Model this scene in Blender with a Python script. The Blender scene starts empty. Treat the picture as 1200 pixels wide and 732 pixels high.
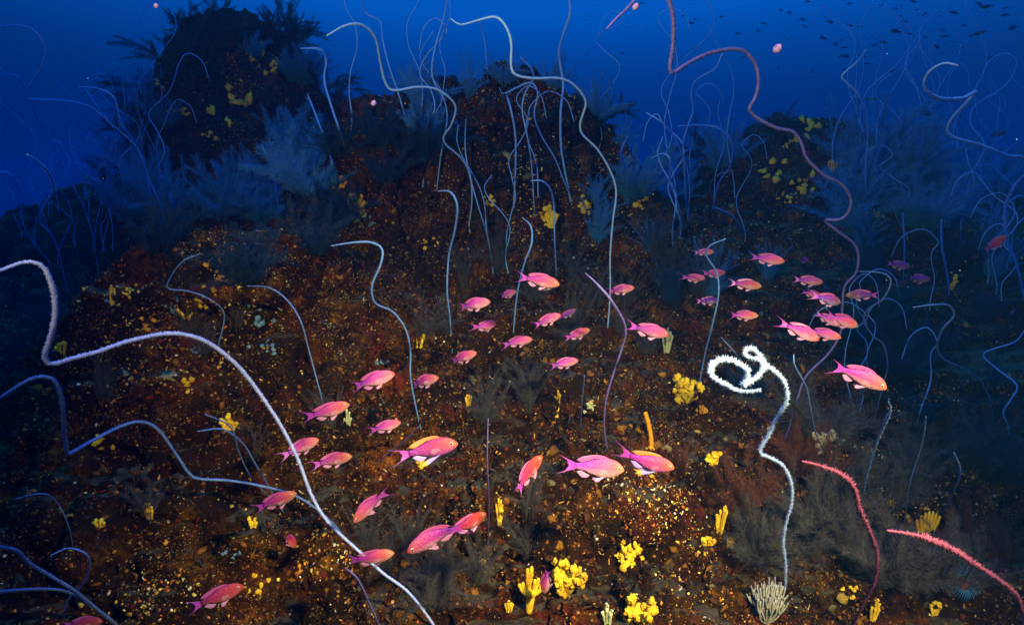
import bpy, math, random
import numpy as np
from mathutils import Vector, Matrix
from mathutils.bvhtree import BVHTree

random.seed(7)
rng = np.random.default_rng(7)
S = bpy.context.scene
C = S.collection

# ------------------------------------------------------------------ camera
CAM_Z, PITCH, FPX = 1.4, math.radians(8.0), 800.0          # focal length in pixels of a 1200 px wide frame
cam = bpy.data.cameras.new('camera')
cam.sensor_width = 36.0
cam.lens = 36.0 * FPX / 1200.0
cam.clip_start = 0.02
cam.clip_end = 400.0
cam_o = bpy.data.objects.new('camera', cam)
cam_o.location = (0, 0, CAM_Z)
cam_o.rotation_euler = (math.radians(90) - PITCH, 0, 0)
C.objects.link(cam_o)
S.camera = cam_o

# ------------------------------------------------------------------ daylight filtered by deep water
SUN_EL, SUN_ROT = math.radians(72), math.radians(4)
W = bpy.data.worlds.new('World')
S.world = W
W.use_nodes = True
nt = W.node_tree
nt.nodes.clear()
n_out = nt.nodes.new('ShaderNodeOutputWorld')
n_bg = nt.nodes.new('ShaderNodeBackground')
n_sky = nt.nodes.new('ShaderNodeTexSky')
n_sky.sky_type = 'NISHITA'
n_sky.sun_disc = False
n_sky.sun_elevation = SUN_EL
n_sky.sun_rotation = SUN_ROT
n_tc = nt.nodes.new('ShaderNodeTexCoord')
n_sep = nt.nodes.new('ShaderNodeSeparateXYZ')
n_map = nt.nodes.new('ShaderNodeMapRange')
n_map.inputs['From Min'].default_value = -0.5
n_map.inputs['From Max'].default_value = 1.0
n_ramp = nt.nodes.new('ShaderNodeValToRGB')
cr = n_ramp.color_ramp
cr.elements[0].position = 0.0
cr.elements[0].color = (0.0000, 0.004, 0.03, 1)
cr.elements[1].position = 1.0
cr.elements[1].color = (0.004, 0.22, 0.9, 1)
for p, c in ((0.30, (0.0000, 0.008, 0.038, 1)), (0.42, (0.0000, 0.040, 0.18, 1)), (0.60, (0.0005, 0.088, 0.40, 1))):
    e = cr.elements.new(p)
    e.color = c
n_mul = nt.nodes.new('ShaderNodeMix')
n_mul.data_type = 'RGBA'
n_mul.blend_type = 'MIX'
n_mul.inputs[0].default_value = 0.25
n_mul2 = nt.nodes.new('ShaderNodeMix')
n_mul2.data_type = 'RGBA'
n_mul2.blend_type = 'MULTIPLY'
n_mul2.inputs[0].default_value = 1.0
nt.links.new(n_tc.outputs['Generated'], n_sep.inputs[0])
nt.links.new(n_sep.outputs['Z'], n_map.inputs['Value'])
nt.links.new(n_map.outputs[0], n_ramp.inputs[0])
nt.links.new(n_sky.outputs[0], n_mul2.inputs[6])
nt.links.new(n_ramp.outputs[0], n_mul2.inputs[7])
n_sc = nt.nodes.new('ShaderNodeVectorMath')
n_sc.operation = 'SCALE'
n_sc.inputs['Scale'].default_value = 6.0
nt.links.new(n_ramp.outputs[0], n_sc.inputs[0])
# brighter towards the sun, as open water is
n_dot = nt.nodes.new('ShaderNodeVectorMath')
n_dot.operation = 'DOT_PRODUCT'
n_dot.inputs[1].default_value = (math.sin(SUN_ROT) * math.cos(SUN_EL), math.cos(SUN_ROT) * math.cos(SUN_EL), math.sin(SUN_EL))
nt.links.new(n_tc.outputs['Generated'], n_dot.inputs[0])
n_cl = nt.nodes.new('ShaderNodeMath')
n_cl.operation = 'MAXIMUM'
n_cl.inputs[1].default_value = 0.0
nt.links.new(n_dot.outputs['Value'], n_cl.inputs[0])
n_pw = nt.nodes.new('ShaderNodeMath')
n_pw.operation = 'POWER'
n_pw.inputs[1].default_value = 5.0
nt.links.new(n_cl.outputs[0], n_pw.inputs[0])
n_gl = nt.nodes.new('ShaderNodeMath')
n_gl.operation = 'MULTIPLY_ADD'
n_gl.inputs[1].default_value = 480.0
n_gl.inputs[2].default_value = 1.0
nt.links.new(n_pw.outputs[0], n_gl.inputs[0])
n_mn = nt.nodes.new('ShaderNodeMath')
n_mn.operation = 'MINIMUM'
n_mn.inputs[1].default_value = 24.0
nt.links.new(n_gl.outputs[0], n_mn.inputs[0])
nt.links.new(n_mn.outputs[0], n_sc.inputs['Scale'])
nt.links.new(n_sc.outputs[0], n_mul.inputs[6])
nt.links.new(n_mul2.outputs[2], n_mul.inputs[7])
nt.links.new(n_mul.outputs[2], n_bg.inputs['Color'])
n_bg.inputs['Strength'].default_value = 0.10
nt.links.new(n_bg.outputs[0], n_out.inputs[0])

sun = bpy.data.lights.new('sun', 'SUN')
sun.energy = 1.25
sun.color = (0.03, 0.40, 1.0)
sun.angle = math.radians(50)
sun_o = bpy.data.objects.new('sun', sun)
sun_o.rotation_euler = (-(math.pi / 2 - SUN_EL), 0, -SUN_ROT)
C.objects.link(sun_o)

# the diver's two flash heads, on arms beside the lens: the warm light on the near reef
def strobe(loc, target, watts, deg, col=(1.0, 0.72, 0.36)):
    l = bpy.data.lights.new('dive_strobe', 'SPOT')
    l.energy = watts
    l.color = col
    l.spot_size = math.radians(deg)
    l.spot_blend = 1.0
    l.shadow_soft_size = 0.05
    o = bpy.data.objects.new('dive_strobe', l)
    o.location = loc
    o.rotation_euler = (Vector(target) - Vector(loc)).to_track_quat('-Z', 'Y').to_euler()
    C.objects.link(o)
strobe((-0.60, -0.05, 2.00), (0.25, 3.6, 1.80), 350, 86)
strobe((0.80, -0.05, 1.95), (0.24, 1.8, 0.36), 980, 68)

S.view_settings.view_transform = 'Standard'
S.view_settings.look = 'None'
S.view_settings.exposure = 0.0
S.view_settings.gamma = 1.0
S.cycles.use_denoising = True
S.cycles.volume_bounces = 1
S.cycles.max_bounces = 6
S.cycles.diffuse_bounces = 2
S.cycles.transparent_max_bounces = 8

# ------------------------------------------------------------------ helpers
right = np.array([1.0, 0, 0])
fwd = np.array([0, math.cos(PITCH), -math.sin(PITCH)])
up = np.array([0, math.sin(PITCH), math.cos(PITCH)])
EYE = np.array([0, 0, CAM_Z])

def ray(px, py):
    return right * (px - 600) / FPX + fwd + up * (366 - py) / FPX

def at(px, py, d):
    return EYE + ray(px, py) * d

def hash3(ix, iy, iz, seed):
    h = (ix * 374761393 + iy * 668265263 + iz * 2147483647 + seed * 144665) & 0xffffffff
    h = ((h ^ (h >> 13)) * 1274126177) & 0xffffffff
    h = ((h ^ (h >> 16)) * 2246822519) & 0xffffffff
    return ((h ^ (h >> 15)) & 0xffffff) / float(0xffffff)

def vnoise(P, seed=0):
    P = np.asarray(P, dtype=np.float64)
    I = np.floor(P).astype(np.int64)
    f = P - I
    u = f * f * f * (f * (f * 6 - 15) + 10)
    x, y, z = I[:, 0], I[:, 1], I[:, 2]
    r = 0
    for dx in (0, 1):
        wx = u[:, 0] if dx else 1 - u[:, 0]
        for dy in (0, 1):
            wy = u[:, 1] if dy else 1 - u[:, 1]
            for dz in (0, 1):
                wz = u[:, 2] if dz else 1 - u[:, 2]
                r = r + wx * wy * wz * hash3(x + dx, y + dy, z + dz, seed)
    return r * 2 - 1

def fbm(P, octv=4, seed=0, gain=0.5, ridged=False):
    a, s, tot = 1.0, 0.0, 0.0
    P = np.asarray(P, dtype=np.float64)
    for o in range(octv):
        n = vnoise(P, seed + o * 17)
        if ridged:
            n = 1 - 2 * np.abs(n)
        s = s + a * n
        tot += a
        a *= gain
        P = P * 2.03 + 11.7
    return s / tot

def raw_mesh(name, V, F, smooth=True):
    V = np.asarray(V, dtype=np.float32)
    me = bpy.data.meshes.new(name)
    if isinstance(F, np.ndarray):
        n, k = F.shape
        me.vertices.add(len(V))
        me.vertices.foreach_set('co', V.ravel())
        me.loops.add(n * k)
        me.loops.foreach_set('vertex_index', F.astype(np.int32).ravel())
        me.polygons.add(n)
        me.polygons.foreach_set('loop_start', np.arange(0, n * k, k, dtype=np.int32))
        me.update(calc_edges=True)
    else:
        me.from_pydata(V.tolist(), [], F)
        me.update()
    if smooth:
        me.polygons.foreach_set('use_smooth', np.ones(len(me.polygons), dtype=bool))
    return me

def link(name, me, mat=None, parent=None, loc=None):
    o = bpy.data.objects.new(name, me)
    C.objects.link(o)
    if me is not None and mat is not None and not me.materials:
        me.materials.append(mat)
    if parent is not None:
        o.parent = parent
    if loc is not None:
        o.location = loc
    return o

def tag(o, label=None, cat=None, group=None, kind=None):
    if label: o['label'] = label
    if cat: o['category'] = cat
    if group: o['group'] = group
    if kind: o['kind'] = kind
    return o

def copy_tree(o, parent=None):
    c = o.copy()
    C.objects.link(c)
    c.parent = parent
    for ch in list(o.children):
        copy_tree(ch, c)
    return c

class Geo:
    """collects pieces that become one mesh (triangles and quads, stored as triangles)"""
    def __init__(s):
        s.V, s.F, s.n = [], [], 0
    def add(s, V, F):
        s.V.append(np.asarray(V, dtype=np.float64))
        F = np.asarray(F, dtype=np.int64)
        if F.shape[1] == 4:
            F = np.vstack([F[:, [0, 1, 2]], F[:, [0, 2, 3]]])
        s.F.append(F + s.n)
        s.n += len(V)
    def mesh(s, name, smooth=True):
        return raw_mesh(name, np.vstack(s.V), np.vstack(s.F), smooth)

def frames(P):
    P = np.asarray(P, dtype=np.float64)
    T = np.gradient(P, axis=0)
    T /= np.linalg.norm(T, axis=1)[:, None] + 1e-12
    N = np.zeros_like(P)
    a = np.array([0, 0, 1.0]) if abs(T[0, 2]) < 0.9 else np.array([1.0, 0, 0])
    v = np.cross(T[0], a)
    v /= np.linalg.norm(v)
    N[0] = v
    for i in range(1, len(P)):
        v = N[i - 1] - T[i] * np.dot(N[i - 1], T[i])
        N[i] = v / (np.linalg.norm(v) + 1e-12)
    return T, N, np.cross(T, N)

def tube(P, R, k=6, cap=True):
    P = np.asarray(P, dtype=np.float64)
    n = len(P)
    R = np.broadcast_to(np.asarray(R, dtype=np.float64), (n,)) if np.ndim(R) < 2 else R
    T, N, B = frames(P)
    a = np.arange(k) * 2 * math.pi / k
    V = P[:, None, :] + R[:, None, None] * (np.cos(a)[None, :, None] * N[:, None, :] + np.sin(a)[None, :, None] * B[:, None, :])
    V = V.reshape(-1, 3)
    i = np.arange(n - 1)[:, None] * k
    j = np.arange(k)[None, :]
    F = np.stack([i + j, i + (j + 1) % k, i + k + (j + 1) % k, i + k + j], -1).reshape(-1, 4)
    if cap:
        V = np.vstack([V, P[0] - T[0] * R[0] * 0.6, P[-1] + T[-1] * R[-1] * 0.6])
        c0, c1 = n * k, n * k + 1
        jj = np.arange(k)
        F0 = np.stack([np.full(k, c0), (jj + 1) % k, jj, jj], -1)
        F1 = np.stack([np.full(k, c1), (n - 1) * k + jj, (n - 1) * k + (jj + 1) % k, (n - 1) * k + (jj + 1) % k], -1)
        T3 = np.vstack([F[:, [0, 1, 2]], F[:, [0, 2, 3]], F0[:, :3], F1[:, :3]])
        return V, T3
    return V, F

def catmull(P, per):
    P = np.asarray(P, dtype=np.float64)
    P = np.vstack([2 * P[0] - P[1], P, 2 * P[-1] - P[-2]])
    out = []
    t = np.linspace(0, 1, per, endpoint=False)[:, None]
    for i in range(1, len(P) - 2):
        a, b, c, d = P[i - 1], P[i], P[i + 1], P[i + 2]
        out.append(0.5 * (2 * b + (c - a) * t + (2 * a - 5 * b + 4 * c - d) * t ** 2 + (3 * b - a - 3 * c + d) * t ** 3))
    out.append(P[-2][None])
    return np.vstack(out)

def ico():
    p = (1 + 5 ** 0.5) / 2
    V = np.array([(-1, p, 0), (1, p, 0), (-1, -p, 0), (1, -p, 0), (0, -1, p), (0, 1, p), (0, -1, -p), (0, 1, -p), (p, 0, -1), (p, 0, 1), (-p, 0, -1), (-p, 0, 1)], dtype=float)
    V /= np.linalg.norm(V[0])
    F = np.array([(0, 11, 5), (0, 5, 1), (0, 1, 7), (0, 7, 10), (0, 10, 11), (1, 5, 9), (5, 11, 4), (11, 10, 2), (10, 7, 6), (7, 1, 8), (3, 9, 4), (3, 4, 2), (3, 2, 6), (3, 6, 8), (3, 8, 9), (4, 9, 5), (2, 4, 11), (6, 2, 10), (8, 6, 7), (9, 8, 1)])
    return V, F

def ico2():
    V, F = ico()
    V = list(map(tuple, V))
    mid = {}
    out = []
    def m(a, b):
        k = (min(a, b), max(a, b))
        if k not in mid:
            v = (np.array(V[a]) + np.array(V[b]))
            V.append(tuple(v / np.linalg.norm(v)))
            mid[k] = len(V) - 1
        return mid[k]
    for a, b, c in F:
        ab, bc, ca = m(a, b), m(b, c), m(c, a)
        out += [(a, ab, ca), (b, bc, ab), (c, ca, bc), (ab, bc, ca)]
    return np.array(V), np.array(out)

def lump(c, r, seed, knob=0.25):
    v, f = ico2()
    n = 1 + knob * fbm(v * 2.2 + seed * 3.1, 2, seed)
    return c + v * n[:, None] * np.asarray(r), f

def finger_geo(P, R, seed, knob=0.18, k=8):
    V_, F_ = tube(P, R, k)
    nn = fbm(V_ / max(np.max(R), 1e-6) * 0.9 + seed, 2, seed)
    ctr = np.repeat(P, k, axis=0)
    ctr = np.vstack([ctr, P[:1], P[-1:]])
    V_ = ctr + (V_ - ctr) * (1 + knob * nn * 2)[:, None]
    return V_, F_

# ------------------------------------------------------------------ materials
def new_mat(name):
    m = bpy.data.materials.new(name)
    m.use_nodes = True
    return m, m.node_tree, m.node_tree.nodes['Principled BSDF']

def N(t, kind, **kw):
    n = t.nodes.new(kind)
    for k, v in kw.items():
        setattr(n, k, v)
    return n

def ramp(t, fac, stops):
    r = N(t, 'ShaderNodeValToRGB')
    while len(r.color_ramp.elements) < len(stops):
        r.color_ramp.elements.new(0.5)
    for e, (p, c) in zip(r.color_ramp.elements, stops):
        e.position = p
        e.color = tuple(c) + ((1,) if len(c) == 3 else ())
    t.links.new(fac, r.inputs[0])
    return r.outputs[0]

def noise(t, vec, scale, detail=4, rough=0.6):
    n = N(t, 'ShaderNodeTexNoise')
    n.inputs['Scale'].default_value = scale
    n.inputs['Detail'].default_value = detail
    n.inputs['Roughness'].default_value = rough
    t.links.new(vec, n.inputs['Vector'])
    return n.outputs['Fac']

def mix(t, fac, a, b, mode='MIX'):
    n = N(t, 'ShaderNodeMix', data_type='RGBA', blend_type=mode)
    for s, v in ((n.inputs[0], fac), (n.inputs[6], a), (n.inputs[7], b)):
        if hasattr(v, 'is_output'):
            t.links.new(v, s)
        else:
            s.default_value = v if isinstance(v, (int, float)) else tuple(v) + ((1,) if len(v) == 3 else ())
    return n.outputs[2]

def bump(t, bsdf, h, dist, strength=1.0):
    b = N(t, 'ShaderNodeBump')
    b.inputs['Distance'].default_value = dist
    b.inputs['Strength'].default_value = strength
    t.links.new(h, b.inputs['Height'])
    t.links.new(b.outputs[0], bsdf.inputs['Normal'])

def mat_reef():
    m, t, b = new_mat('encrusted_reef_rock')
    co = N(t, 'ShaderNodeTexCoord').outputs['Object']
    big = noise(t, co, 1.6, 4)
    mid = noise(t, co, 9, 6, 0.7)
    fine = noise(t, co, 60, 5, 0.75)
    c = ramp(t, mid, [(0.30, (0.010, 0.0025, 0.0006)), (0.44, (0.038, 0.015, 0.0018)), (0.54, (0.095, 0.043, 0.004)), (0.66, (0.25, 0.125, 0.010)), (0.80, (0.10, 0.066, 0.010))])
    c2 = ramp(t, fine, [(0.34, (0.05, 0.03, 0.02)), (0.52, (0.6, 0.55, 0.5)), (0.72, (1.5, 1.25, 1.0))])
    c = mix(t, 1.0, c, c2, 'MULTIPLY')
    red = ramp(t, noise(t, co, 5.3, 5), [(0.56, (0, 0, 0)), (0.68, (1, 1, 1))])
    c = mix(t, red, c, (0.09, 0.014, 0.006))
    vo = N(t, 'ShaderNodeTexVoronoi')
    vo.inputs['Scale'].default_value = 46
    t.links.new(co, vo.inputs['Vector'])
    sp = ramp(t, vo.outputs['Distance'], [(0.16, (1, 1, 1)), (0.26, (0, 0, 0))])
    gate = ramp(t, noise(t, co, 7, 3), [(0.50, (0, 0, 0)), (0.60, (1, 1, 1))])
    spc = ramp(t, noise(t, co, 31, 2), [(0.35, (0.35, 0.12, 0.01)), (0.5, (0.6, 0.38, 0.04)), (0.65, (0.55, 0.5, 0.4))])
    c = mix(t, mix(t, 1.0, sp, gate, 'MULTIPLY'), c, spc)
    wv = N(t, 'ShaderNodeTexNoise')
    wv.inputs['Scale'].default_value = 6
    wv.inputs['Detail'].default_value = 5
    t.links.new(co, wv.inputs['Vector'])
    wadd = N(t, 'ShaderNodeVectorMath', operation='MULTIPLY_ADD')
    t.links.new(wv.outputs['Color'], wadd.inputs[0])
    wadd.inputs[1].default_value = (0.35, 0.35, 0.35)
    t.links.new(co, wadd.inputs[2])
    pv = N(t, 'ShaderNodeTexVoronoi')
    pv.inputs['Scale'].default_value = 6.5
    t.links.new(wadd.outputs[0], pv.inputs['Vector'])
    ps = N(t, 'ShaderNodeSeparateColor')
    t.links.new(pv.outputs['Color'], ps.inputs[0])
    pcol = ramp(t, ps.outputs[0], [(0.0, (0.35, 0.28, 0.25)), (0.22, (1.1, 0.9, 0.6)), (0.24, (1.1, 0.55, 0.5)), (0.42, (0.8, 0.95, 0.6)), (0.44, (0.5, 0.42, 0.4)), (0.70, (1.6, 1.25, 0.7)), (0.72, (1.5, 0.8, 0.5)), (1.0, (0.3, 0.25, 0.25))])
    c = mix(t, 0.85, c, mix(t, 1.0, c, pcol, 'MULTIPLY'))
    shadow_patch = ramp(t, noise(t, co, 2.1, 5, 0.65), [(0.40, (1, 1, 1)), (0.56, (0, 0, 0))])  # broad noise patches of shadow, painted dark into the rock colour
    c = mix(t, shadow_patch, c, mix(t, 0.88, c, (0.010, 0.0045, 0.0012)))
    for sc_, lo, dmax in ((150, 0.86, 0.32), (85, 0.93, 0.34), (260, 0.82, 0.34)):
        v2 = N(t, 'ShaderNodeTexVoronoi')
        v2.inputs['Scale'].default_value = sc_
        t.links.new(co, v2.inputs['Vector'])
        s2 = N(t, 'ShaderNodeSeparateColor')
        t.links.new(v2.outputs['Color'], s2.inputs[0])
        pick = ramp(t, s2.outputs[0], [(lo, (0, 0, 0)), (lo + 0.02, (1, 1, 1))])
        dot = ramp(t, v2.outputs['Distance'], [(dmax, (1, 1, 1)), (dmax + 0.12, (0, 0, 0))])
        fc = ramp(t, s2.outputs[1], [(0.10, (0.30, 0.07, 0.008)), (0.40, (0.55, 0.24, 0.015)), (0.70, (0.68, 0.44, 0.05)), (0.92, (0.70, 0.60, 0.42))])
        gt = ramp(t, noise(t, co, 3.0 + sc_ * 0.012, 6, 0.7), [(0.46, (0.03, 0.03, 0.03)), (0.64, (1, 1, 1))])
        gt = mix(t, 1.0, gt, ramp(t, ps.outputs[2], [(0.30, (0.06, 0.06, 0.06)), (0.60, (0.85, 0.85, 0.85))]), 'MULTIPLY')
        c = mix(t, mix(t, 1.0, mix(t, 1.0, pick, dot, 'MULTIPLY'), gt, 'MULTIPLY'), c, fc)
    # silt lying on the flat shelves
    g = N(t, 'ShaderNodeNewGeometry')
    sx = N(t, 'ShaderNodeSeparateXYZ')
    t.links.new(g.outputs['Normal'], sx.inputs[0])
    ad = N(t, 'ShaderNodeMath', operation='MULTIPLY_ADD')
    t.links.new(mid, ad.inputs[0])
    ad.inputs[1].default_value = 0.35
    t.links.new(sx.outputs['Z'], ad.inputs[2])
    silt = ramp(t, ad.outputs[0], [(0.0, (0, 0, 0)), (1.0, (0, 0, 0))])
    mr = N(t, 'ShaderNodeMapRange')
    mr.inputs['From Min'].default_value = 1.07
    mr.inputs['From Max'].default_value = 1.17
    t.links.new(ad.outputs[0], mr.inputs['Value'])
    sc = ramp(t, noise(t, co, 24, 5), [(0.3, (0.038, 0.027, 0.014)), (0.7, (0.095, 0.070, 0.038))])
    c = mix(t, mr.outputs[0], c, sc)
    t.links.new(c, b.inputs['Base Color'])
    b.inputs['Roughness'].default_value = 0.75
    b.inputs['Specular IOR Level'].default_value = 0.06
    bump(t, b, mix(t, 0.5, fine, mid), 0.03, 0.9)
    return m

def mat_vcol(name, rough=0.6, spec=0.08):
    m, t, b = new_mat(name)
    a = N(t, 'ShaderNodeAttribute', attribute_name='tint')
    co = N(t, 'ShaderNodeTexCoord').outputs['Object']
    f = ramp(t, noise(t, co, 220, 3), [(0.3, (0.45, 0.4, 0.35)), (0.7, (1.25, 1.2, 1.15))])
    t.links.new(mix(t, 1.0, a.outputs['Color'], f, 'MULTIPLY'), b.inputs['Base Color'])
    b.inputs['Roughness'].default_value = rough
    b.inputs['Specular IOR Level'].default_value = spec
    return m

def mat_plain(name, c1, c2, scale=60, rough=0.6, bumpd=0.0, spec=0.08, sss=0.0):
    m, t, b = new_mat(name)
    co = N(t, 'ShaderNodeTexCoord').outputs['Object']
    f = noise(t, co, scale, 4)
    t.links.new(ramp(t, f, [(0.35, c1), (0.65, c2)]), b.inputs['Base Color'])
    b.inputs['Roughness'].default_value = rough
    b.inputs['Specular IOR Level'].default_value = spec
    if bumpd:
        bump(t, b, f, bumpd, 0.7)
    return m

def mat_fish(name, male=False):
    """magenta tail and back, orange head, pale belly, in the fish's own coordinates (x along the body, length 1)"""
    m, t, b = new_mat(name)
    tc = N(t, 'ShaderNodeTexCoord')
    sx = N(t, 'ShaderNodeSeparateXYZ')
    t.links.new(tc.outputs['Object'], sx.inputs[0])
    def rng_(sock, a, bb):
        mr = N(t, 'ShaderNodeMapRange')
        mr.inputs['From Min'].default_value = a
        mr.inputs['From Max'].default_value = bb
        t.links.new(sock, mr.inputs['Value'])
        return mr.outputs[0]
    along = ramp(t, rng_(sx.outputs['X'], -0.3, 0.5), [(0.0, (0.24, 0.018, 0.40)), (0.30, (0.38, 0.032, 0.28)), (0.64, (0.46, 0.062, 0.17)), (1.0, (0.49, 0.13, 0.05))])
    belly = ramp(t, rng_(sx.outputs['Z'], -0.13, 0.14), [(0.05, (1, 1, 1)), (0.52, (0, 0, 0))])
    c = mix(t, belly, along, (0.52, 0.26, 0.30) if not male else (0.42, 0.09, 0.40))
    oi = N(t, 'ShaderNodeObjectInfo')
    hs = N(t, 'ShaderNodeHueSaturation')
    mh = N(t, 'ShaderNodeMapRange')
    mh.inputs['To Min'].default_value = 0.462
    mh.inputs['To Max'].default_value = 0.528
    t.links.new(oi.outputs['Random'], mh.inputs['Value'])
    t.links.new(mh.outputs[0], hs.inputs['Hue'])
    t.links.new(c, hs.inputs['Color'])
    mv = N(t, 'ShaderNodeMath', operation='FRACT')
    mm = N(t, 'ShaderNodeMath', operation='MULTIPLY')
    mm.inputs[1].default_value = 7.31
    t.links.new(oi.outputs['Random'], mm.inputs[0])
    t.links.new(mm.outputs[0], mv.inputs[0])
    m3 = N(t, 'ShaderNodeMapRange')
    m3.inputs['To Min'].default_value = 0.62
    m3.inputs['To Max'].default_value = 1.08
    t.links.new(mv.outputs[0], m3.inputs['Value'])
    t.links.new(m3.outputs[0], hs.inputs['Value'])
    vo = N(t, 'ShaderNodeTexVoronoi')
    vo.inputs['Scale'].default_value = 42
    t.links.new(tc.outputs['Object'], vo.inputs['Vector'])
    sc = ramp(t, vo.outputs['Distance'], [(0.1, (1.1, 1.1, 1.1)), (0.7, (0.72, 0.7, 0.7))])
    t.links.new(mix(t, 0.6, hs.outputs[0], mix(t, 1.0, hs.outputs[0], sc, 'MULTIPLY')), b.inputs['Base Color'])
    b.inputs['Roughness'].default_value = 0.38
    b.inputs['Specular IOR Level'].default_value = 0.18
    bump(t, b, vo.outputs['Distance'], 0.004, 0.4)
    return m

def recolour(m, name, tint, fac):
    """a second colour form of a fish skin"""
    c = m.copy()
    c.name = name
    t = c.node_tree
    b = t.nodes['Principled BSDF']
    src = b.inputs['Base Color'].links[0].from_socket
    t.links.new(mix(t, fac, src, mix(t, 1.0, src, tint, 'MULTIPLY')), b.inputs['Base Color'])
    return c

def mat_fin(name, c1, c2, alpha=0.7):
    m, t, b = new_mat(name)
    co = N(t, 'ShaderNodeTexCoord').outputs['Object']
    w = N(t, 'ShaderNodeTexWave', wave_type='BANDS', bands_direction='X')
    w.inputs['Scale'].default_value = 14
    w.inputs['Distortion'].default_value = 1.5
    t.links.new(co, w.inputs['Vector'])
    t.links.new(mix(t, w.outputs['Fac'], c1, c2), b.inputs['Base Color'])
    b.inputs['Alpha'].default_value = alpha
    b.inputs['Roughness'].default_value = 0.4
    return m

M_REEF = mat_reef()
M_GROWTH = mat_vcol('encrusting_growth')
M_WHIP = mat_plain('pale_whip_coral', (0.15, 0.33, 0.74), (0.25, 0.45, 0.86), 90)
M_WHITE = mat_plain('white_whip_coral', (0.30, 0.44, 0.74), (0.42, 0.56, 0.84), 90)
def see_through(m, share):
    t = m.node_tree
    b = t.nodes['Principled BSDF']
    o = t.nodes['Material Output']
    tr = N(t, 'ShaderNodeBsdfTranslucent')
    src = b.inputs['Base Color'].links[0].from_socket
    t.links.new(src, tr.inputs['Color'])
    mx = N(t, 'ShaderNodeMixShader')
    mx.inputs[0].default_value = share
    t.links.new(b.outputs[0], mx.inputs[1])
    t.links.new(tr.outputs[0], mx.inputs[2])
    t.links.new(mx.outputs[0], o.inputs['Surface'])
    return m
M_FARW = mat_plain('lightened_far_whip_coral', (0.20, 0.46, 0.86), (0.32, 0.58, 0.94), 90)  # far copy of the grey whip; missing light put into a paler colour
M_PALEW = mat_plain('pale_blue_whip_coral', (0.28, 0.50, 0.88), (0.40, 0.62, 0.95), 90)
M_LAVD = mat_plain('bare_whip_stem', (0.22, 0.28, 0.56), (0.34, 0.40, 0.70), 90)
M_FOOT = mat_plain('encrusted_holdfast', (0.05, 0.025, 0.012), (0.14, 0.07, 0.03), 80)
M_LAV = mat_plain('lavender_whip_coral', (0.26, 0.32, 0.70), (0.40, 0.46, 0.86), 90)
M_MAUVE = mat_plain('mauve_whip_coral', (0.105, 0.085, 0.30), (0.17, 0.14, 0.43), 90)
M_PINKW = mat_plain('pink_whip_coral', (0.12, 0.024, 0.055), (0.21, 0.055, 0.11), 120)
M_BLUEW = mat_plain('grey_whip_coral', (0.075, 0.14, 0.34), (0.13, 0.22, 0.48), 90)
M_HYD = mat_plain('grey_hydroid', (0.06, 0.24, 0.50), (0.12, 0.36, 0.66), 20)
M_BLUEC = mat_plain('blue_grey_crust', (0.06, 0.12, 0.17), (0.12, 0.21, 0.27), 60)
M_HYDD = mat_plain('shaded_hydroid_copy', (0.008, 0.024, 0.054), (0.018, 0.042, 0.085), 20)  # darkened hydroid copy: shade painted into the colour
M_HYDG = mat_plain('smoky_hydroid', (0.040, 0.034, 0.034), (0.080, 0.068, 0.066), 20)
M_BLACKC = mat_plain('dark_black_coral', (0.02, 0.022, 0.016), (0.055, 0.06, 0.04), 20)
M_RUSTH = mat_plain('rust_hydroid', (0.07, 0.02, 0.012), (0.13, 0.045, 0.025), 20)
def mat_sponge(name, stain, c1, c2):
    m, t, b = new_mat(name)
    co = N(t, 'ShaderNodeNewGeometry').outputs['Position']
    f = noise(t, co, 55, 5, 0.7)
    c = ramp(t, f, [(0.34, c1), (0.62, c2)])
    c = mix(t, ramp(t, noise(t, co, 17, 4), [(0.48, (0, 0, 0)), (0.70, (0.85, 0.85, 0.85))]), c, stain)
    vo = N(t, 'ShaderNodeTexVoronoi')
    vo.inputs['Scale'].default_value = 330
    t.links.new(co, vo.inputs['Vector'])
    pit = ramp(t, vo.outputs['Distance'], [(0.12, (0.35, 0.28, 0.2)), (0.34, (1, 1, 1))])
    t.links.new(mix(t, 1.0, c, pit, 'MULTIPLY'), b.inputs['Base Color'])
    b.inputs['Roughness'].default_value = 0.8
    b.inputs['Specular IOR Level'].default_value = 0.08
    bump(t, b, vo.outputs['Distance'], 0.002, 0.8)
    return m
M_YEL = mat_sponge('yellow_sponge', (0.34, 0.11, 0.01), (0.62, 0.32, 0.012), (0.88, 0.60, 0.03))
M_ORA = mat_plain('orange_sponge', (0.50, 0.17, 0.01), (0.68, 0.30, 0.02), 70, 0.7, 0.004)
M_GRN = mat_plain('pale_green_sponge', (0.28, 0.30, 0.16), (0.50, 0.50, 0.30), 70, 0.7, 0.004)
M_PALE = mat_plain('pale_coral', (0.42, 0.36, 0.26), (0.70, 0.62, 0.48), 90, 0.7, 0.003)
M_DULL = mat_plain('dull_white_coral', (0.20, 0.19, 0.17), (0.36, 0.34, 0.30), 90)
M_REDAN = mat_plain('red_anemone', (0.12, 0.02, 0.012), (0.26, 0.05, 0.02), 60)
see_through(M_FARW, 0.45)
see_through(M_WHIP, 0.4)
see_through(M_PALEW, 0.3)
see_through(M_HYD, 0.4)
M_FISH = mat_fish('pink_fish_skin')
M_FISHR = recolour(M_FISH, 'red_fish_skin', (0.95, 0.50, 0.35), 1.0)
M_FISHP = recolour(M_FISH, 'purple_fish_skin', (0.42, 0.65, 1.1), 1.0)
M_FISHM = mat_fish('magenta_fish_skin', True)
M_FIN = mat_fin('pink_fin', (0.42, 0.04, 0.26), (0.52, 0.12, 0.36), 0.5)
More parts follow.
